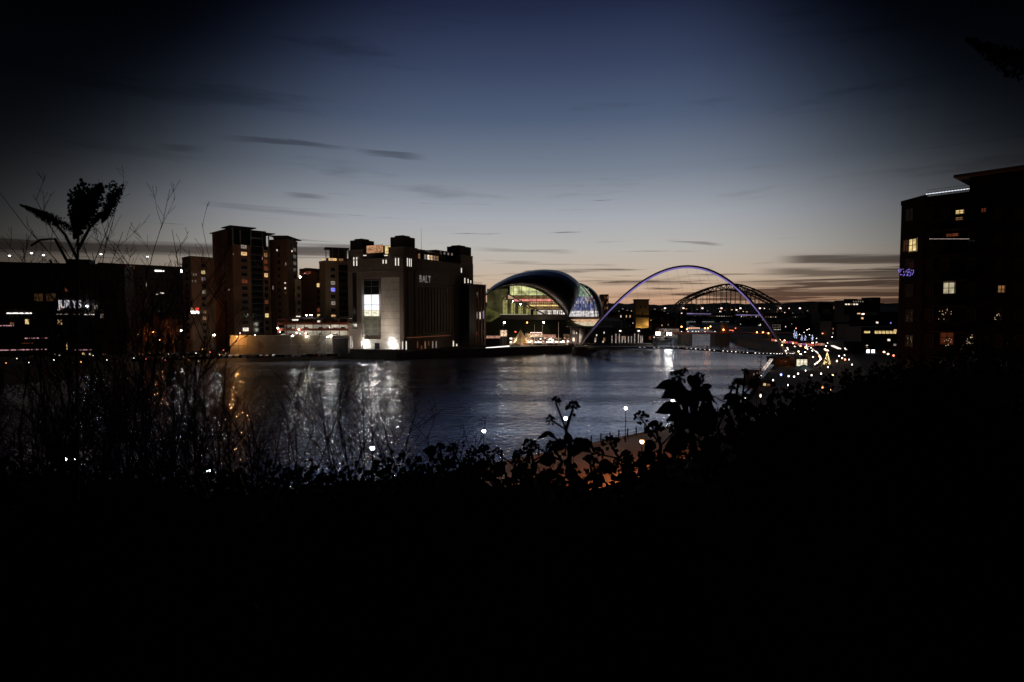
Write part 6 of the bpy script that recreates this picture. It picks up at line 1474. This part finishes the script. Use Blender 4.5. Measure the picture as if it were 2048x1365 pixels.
sp = [(1143, 900, 1146, 818, 2.0, 'tallest seed head stem standing in front of the water', .024, 2, 3, .05), (1068, 950, 1060, 893, 2.4, 'forked seed head left of the white quay lamp foot', .030, 1, 2, .05), (1038, 950, 1040, 914, 2.4, 'short seed head at the left of the water gap', .030, 1, 2, .05), (1112, 950, 1106, 896, 2.2, 'seed head between two leaves under the white lamp', .026, 3, 2, .06),
      (1228, 945, 1221, 889, 2.3, 'dense seed head left of the orange lamp', .035, 2, 2, .06), (1252, 960, 1253, 915, 2.3, 'seed head right below the white clear lamp', .026, 3, 2, .06), (1318, 920, 1312, 862, 2.2, 'fan shaped seed head left of the big ivy sprig', .036, 3, 3, .06), (1480, 850, 1476, 768, 2.2, 'tall thin seed head right of the big ivy sprig', .020, 1, 2, .05),
      (1466, 850, 1463, 778, 2.2, 'small umbrella seed head right of the big ivy sprig', .012, 0, 1, .05), (1490, 850, 1490, 745, 3.0, 'thin upright stalk near the river pavilion', .018, 2, 2, .06), (975, 960, 968, 905, 2.5, 'leafy seed head below the third white quay lamp', .03, 4, 2, .06), (1168, 965, 1180, 925, 2.4, 'leafy shoot in front of the lit pavement left part', .03, 5, 1, .07), (1292, 965, 1288, 915, 2.3, 'leafy shoot just right of the orange lamp post', .028, 4, 2, .07),
      (1385, 905, 1402, 850, 2.2, 'leafy shoot under the big ivy sprig', .03, 6, 1, .08), (1440, 880, 1447, 830, 2.4, 'leafy shoot at the railing right of the big sprig', .02, 6, 1, .07), (915, 960, 905, 900, 2.6, 'twiggy seed head left of the third white quay lamp', .026, 3, 2, .06), (1530, 860, 1538, 800, 2.8, 'leafy shoot on the hedge below the pavilion', .014, 3, 1, .05), (1620, 830, 1628, 776, 3.0, 'leafy shoot on the hedge below the balustrade', .014, 3, 1, .05), (1760, 770, 1750, 728, 3.4, 'leafy shoot on the hedge left of the near building', .014, 3, 1, .06), (870, 960, 880, 895, 2.6, 'leafy shoot below the mill reflection', .02, 5, 1, .07)]
for i, (a, b, c, d_, dd, l, rU, lv, um, lL) in enumerate(sp): sprig(a, b, c, d_, dd, 100 + i, l, rU, lv, um, lL)
# the big ivy sprig
def big_sprig():
    d = 1.45; t = thing('ivy_sprig', 'big leafy ivy sprig with berry clusters in front of the river', 'ivy shoot', px2(1388, 890, d)); k = d / FP
    g = G(); J = px2(1383, 862, d); g.tube([px2(1392, 920, d), J], [.009, .008], 6)
    tips = [(1357, 752), (1385, 765), (1400, 760), (1345, 770), (1420, 800), (1372, 800), (1412, 790)]
    for (x, y) in tips: e = px2(x, y, d - .03); m_ = J.lerp(e, .5) + Vector(((x - 1383) * k * .15, 0, 0)); g.tube([J, m_, e], [.006, .0045, .003], 5)
    part('stem', g, M_twig, t)
    lv = [((1347, 764), (1308, 777), 24, (0, -.6, .8), 0), ((1366, 772), (1321, 798), 34, (0, -.9, .4), 0), ((1352, 810), (1309, 827), 26, (.1, -.8, .6), 2), ((1386, 752), (1392, 786), 30, (.2, -.7, .5), 1), ((1378, 782), (1373, 812), 40, (-.1, -1, .1), 0), ((1392, 778), (1408, 806), 36, (.2, -1, .2), 0), ((1362, 790), (1380, 815), 30, (-.2, -1, 0), 0), ((1404, 777), (1428, 815), 22, (.3, -1, .3), 0),
          ((1412, 776), (1438, 813), 15, (.6, -.8, .2), 0), ((1402, 812), (1440, 832), 34, (0, -.7, .7), 0), ((1398, 826), (1388, 868), 38, (.1, -1, .2), 0), ((1410, 828), (1432, 862), 38, (.1, -1, .3), 0), ((1372, 826), (1330, 842), 30, (0, -.6, .8), 0), ((1370, 832), (1352, 868), 34, (-.1, -1, .2), 0), ((1465, 788), (1445, 800), 16, (0, -.5, .9), 0), ((1474, 800), (1450, 812), 16, (0, -.8, .5), 0), ((1480, 806), (1468, 832), 26, (.1, -1, .2), 0), ((1420, 770), (1398, 778), 16, (0, -.6, .8), 0)]
    for (b, e, w, n, mm) in lv:
        g = G(); bb = px2(*b, d - .02); ee = px2(*e, d - .05); leaf_faces(g, bb, ee, w * k * 1.05, n, fold=.18); q = J if abs(b[0] - 1383) < 60 else px2(1484, 850, d); g.tube([bb, bb.lerp(q, .35) + Vector((0, 0, -.004)), q], .0022, 3, cap=False); part('leaf', g, [M_leaf, M_leaf2, M_leaf3][mm], t)
    rr = random.Random(5)
    for (x, y, r_) in ((1353, 752, 12), (1368, 745, 9), (1347, 762, 8), (1398, 756, 11), (1404, 768, 8), (1363, 765, 8)): g = G(); umbel(g, px2(x, y, d - .02), r_ * k, (0, 0, 1), rr, 16); part('berry_cluster', g, M_berry, t)
    g = G(); pts = [(1413, 786), (1440, 800), (1460, 810), (1475, 812)]; g.tube([px2(x, y, d) for x, y in pts], .0013, 4); g.tube([px2(x, y, d) for x, y in ((1415, 816), (1440, 820), (1465, 818))], .0013, 4); part('tendril', g, M_twig, t)
    # second sprig
    t = thing('ivy_sprig', 'smaller ivy sprig with three curled leaves by the lit quay edge', 'ivy shoot', px2(1140, 930, d)); g = G(); J = px2(1140, 905, d); g.tube([px2(1136, 950, d), J, px2(1138, 880, d)], [.008, .006, .004], 5); part('stem', g, M_twig, t)
    for (b, e, w, n, mm) in [((1098, 864), (1072, 879), 13, (0, -.6, .8), 2), ((1098, 864), (1113, 880), 12, (.3, -.8, .5), 2), ((1150, 880), (1186, 908), 26, (.2, -.9, .5), 0), ((1165, 880), (1190, 898), 20, (.3, -.9, .4), 0), ((1152, 892), (1146, 916), 26, (0, -1, .2), 0), ((1134, 868), (1142, 898), 18, (0, -1, .3), 0), ((1128, 884), (1106, 902), 20, (0, -.7, .6), 0)]:
        g = G(); bb = px2(*b, d); ee = px2(*e, d - .03); leaf_faces(g, bb, ee, w * k, n, fold=.18); g.tube([bb, J], .002, 3, cap=False); part('leaf', g, [M_leaf, M_leaf2, M_leaf3][mm], t)
big_sprig()

# buddleia plumes top left and top right
def plume(g, a, b, w, rr, n=800):
    a = Vector(a); b = Vector(b); ax = b - a
    for k in range(n):
        f = rr.random(); r_ = w * (1 - f) ** .45 * (.55 + .45 * math.sin(math.pi * min(1, f + .25))) * rr.uniform(.2, 1.0); an = rr.uniform(0, 6.28); c = a + ax * f + Vector((math.cos(an) * r_, math.sin(an) * r_ * .8, math.sin(an * 1.7) * r_)); s = w * rr.uniform(.06, .14)
        g.ball(c, s, seg=4, rings=3)
def buddleia(pl, stems, d, label, wleaf=()):
    t = thing('buddleia', label, 'shrub', px2(*stems[0][0], d)); rr = random.Random(len(pl)); g = G()
    for st in stems: g.tube([px2(x, y, d) for x, y in st], [.0045 - .002 * i / len(st) for i in range(len(st))], 5)
    part('stem', g, M_twig, t)
    for (a, b, w) in pl: g = G(); plume(g, px2(*a, d), px2(*b, d - .02), w * d / FP, rr); part('flower_plume', g, M_seed, t)
    for (a, b, w, mm) in wleaf: g = G(); leaf_faces(g, px2(*a, d), px2(*b, d), w * d / FP, (0, -1, .4)); part('leaf', g, mm, t)
buddleia([((184, 388), (150, 476), 31), ((166, 398), (150, 470), 27), ((190, 394), (202, 368), 16), ((236, 376), (208, 440), 17), ((222, 408), (204, 446), 14), ((118, 446), (40, 410), 12), ((150, 462), (96, 434), 10), ((180, 452), (204, 424), 11), ((100, 440), (62, 418), 11)],
         [((156, 1000), (154, 700), (155, 560), (156, 450), (175, 400)), ((156, 500), (180, 455), (210, 425), (232, 385)), ((155, 520), (130, 470), (90, 425), (50, 412)), ((154, 560), (110, 478), (80, 480), (62, 492)), ((155, 600), (120, 560), (100, 520))], 1.7, 'tall dark plumed shrub standing against the sky at upper left', [((180, 428), (198, 420), 12, M_leaf2)])
buddleia([((2062, 142), (1932, 78), 25), ((2085, 120), (1995, 104), 20)], [((2160, 400), (2120, 180), (2060, 130), (1960, 92)), ((2120, 180), (2085, 120), (2010, 108))], 1.5, 'single dark plume reaching in at the upper right corner')

# bare shrubs at left and centre in front of the river
SH = [(60, 5.6, 505, 5), (110, 5.0, 450, 6), (150, 5.4, 400, 6), (205, 5.2, 345, 6), (238, 5.6, 340, 6), (262, 5.0, 400, 5), (300, 5.8, 405, 5), (345, 6.2, 465, 5), (385, 6.0, 470, 4), (20, 6.0, 560, 4), (440, 6.5, 640, 4), (520, 6.4, 700, 5), (600, 6.6, 655, 5), (690, 6.6, 720, 5), (765, 6.2, 660, 5), (835, 6.4, 700, 3), (905, 6.6, 800, 4), (330, 5.0, 700, 5), (180, 4.8, 680, 5), (460, 5.2, 800, 5), (40, 5.0, 740, 7), (130, 4.6, 760, 7), (230, 4.7, 740, 8), (290, 4.6, 760, 8), (380, 4.8, 780, 7), (510, 4.9, 830, 6)]
desc = ['far left edge, low', 'left edge under the drooping plume', 'just left of the plume stem', 'behind the right plume, tallest', 'right of the plume with the longest straight twigs', 'in front of the flats', 'rising before the white roof light', 'left of the low block roof', 'touching the low block roof', 'leftmost corner', 'before the tallest tower foot', 'before the retaining wall left end', 'before the car park', 'before the flour mill left side', 'before the bright glass recess', 'before the mill side wall, thin', 'below the dark mill reflection', 'low in front of the glowing trees', 'low under the plumes', 'low over the yellow water streaks', 'low in the far left corner', 'low below the hotel sign', 'low between the plume stem and the yellow streak', 'low below the glowing trees, close', 'low beside the lowest white lamp', 'low below the orange wall end']
def whip_shrub(px, D, ytop, stems, seed, label):
    rr = random.Random(seed); base = at(px, 1010, D); ztop = at(px, ytop, D).z; H = (ztop - base.z) * .78; t = thing('bare_shrub', label, 'shrub', base, 'bare shrubs in front of the river'); g = G(); gt = G()
    def tw(pos, d, L, r_, lvl):
        n = 4 if lvl == 0 else 3; pts = [pos]; p = pos
        for i in range(n): d = (d + Vector((rr.uniform(-.17, .17), rr.uniform(-.12, .12), rr.uniform(-.05, .14)))).normalized(); p = p + d * L / n; pts.append(p)
        (g if lvl == 0 else gt).tube(pts, [max(.0016, r_ * (1 - .6 * i / n)) for i in range(n + 1)], 4 if lvl == 0 else 3, cap=False)
        if lvl >= 3: return
        for j in range(rr.randint(4, 7) if lvl == 0 else rr.randint(2, 4)):
            f = rr.uniform(.22, .97); i0 = min(int(f * n), n - 1); q = pts[i0].lerp(pts[i0 + 1], f * n - i0); s = rr.choice((-1, 1)); nd_ = (d * .8 + Vector((s * rr.uniform(.25, .85), rr.uniform(-.5, .5), rr.uniform(-.1, .5)))).normalized()
            tw(q, nd_, L * rr.uniform(.28, .5) * (1.1 - .4 * f), r_ * .5, lvl + 1)
    for k in range(stems):
        lean = rr.uniform(-.34, .34); L = H * (rr.uniform(.68, .95) if k else 1.0); tw(base + Vector((rr.uniform(-.35, .35), rr.uniform(-.4, .4), -.3)), Vector((lean if k else lean * .3, rr.uniform(-.1, .1), 1)).normalized(), L + .3, .0085 + .0015 * rr.random(), 0)
    part('stem', g, M_twig, t); part('twigs', gt, M_twig, t)['kind'] = 'stuff'
for i, (px, D, yt, n) in enumerate(SH): whip_shrub(px, D, yt, n, 300 + i, 'bare twiggy shrub ' + desc[i])
# bushes on the slope to the right (leafy masses between hedge and far quay)
def bush(px, py, D, r_, seed, label):
    rr = random.Random(seed); c = at(px, py, D); z0 = hill_z(c.x, c.y); t = thing('bush', label, 'bush', (c.x, c.y, z0), 'bushes on the slope'); g = G(); H = max(c.z - z0, r_)
    for k in range(5): a = rr.uniform(0, 6.28); g.tube([(c.x, c.y, z0 - .3), (c.x + math.cos(a) * r_ * .5, c.y + math.sin(a) * r_ * .5, z0 + H * .75)], [.08, .03], 4)
    part('trunk', g, M_bark, t); g = G()
    for k in range(650):
        d = Vector((rr.gauss(0, 1), rr.gauss(0, 1), rr.gauss(0, 1))).normalized(); f = rr.uniform(.45, 1.0) * (1 + .25 * math.sin(d.x * 7 + seed) * math.cos(d.z * 5 + seed)); p = Vector((c.x, c.y, z0 + H * .5)) + Vector((d.x * r_ * f, d.y * r_ * f, d.z * H * .5 * f)); L = rr.uniform(.12, .3); e = Vector((rr.uniform(-1, 1), rr.uniform(-1, 1), rr.uniform(-1, 1))).normalized() * L; s = e.orthogonal().normalized() * L * .4
        o = len(g.v); g.v += [tuple(p), tuple(p + e * .5 + s), tuple(p + e), tuple(p + e * .5 - s)]; g.f.append((o, o + 1, o + 2, o + 3)); g.m.append(0 if rr.random() < .85 else 1)
    o = part('crown', g, [M_leaf, M_leaf2], t); o['kind'] = 'stuff'
BU = [(1690, 778, 52, 3.4, 'below the small red lamps'), (1735, 762, 55, 3.4, 'below the two white floodlights'), (1780, 748, 58, 3.6, 'left of the near apartment building foot'), (1840, 735, 50, 4, 'against the near apartment building, left'), (1900, 730, 46, 4, 'against the near apartment building, middle'), (1970, 722, 42, 4, 'against the near apartment building, right'), (2035, 720, 40, 4, 'at the right picture edge'), (1560, 826, 44, 2.6, 'in the middle of the right slope'), (1630, 805, 40, 2.8, 'upper right slope, in front')]
for i, (px, py, D, r_, l) in enumerate(BU): bush(px, py, D, r_, 500 + i, 'dark leafy bush ' + l)
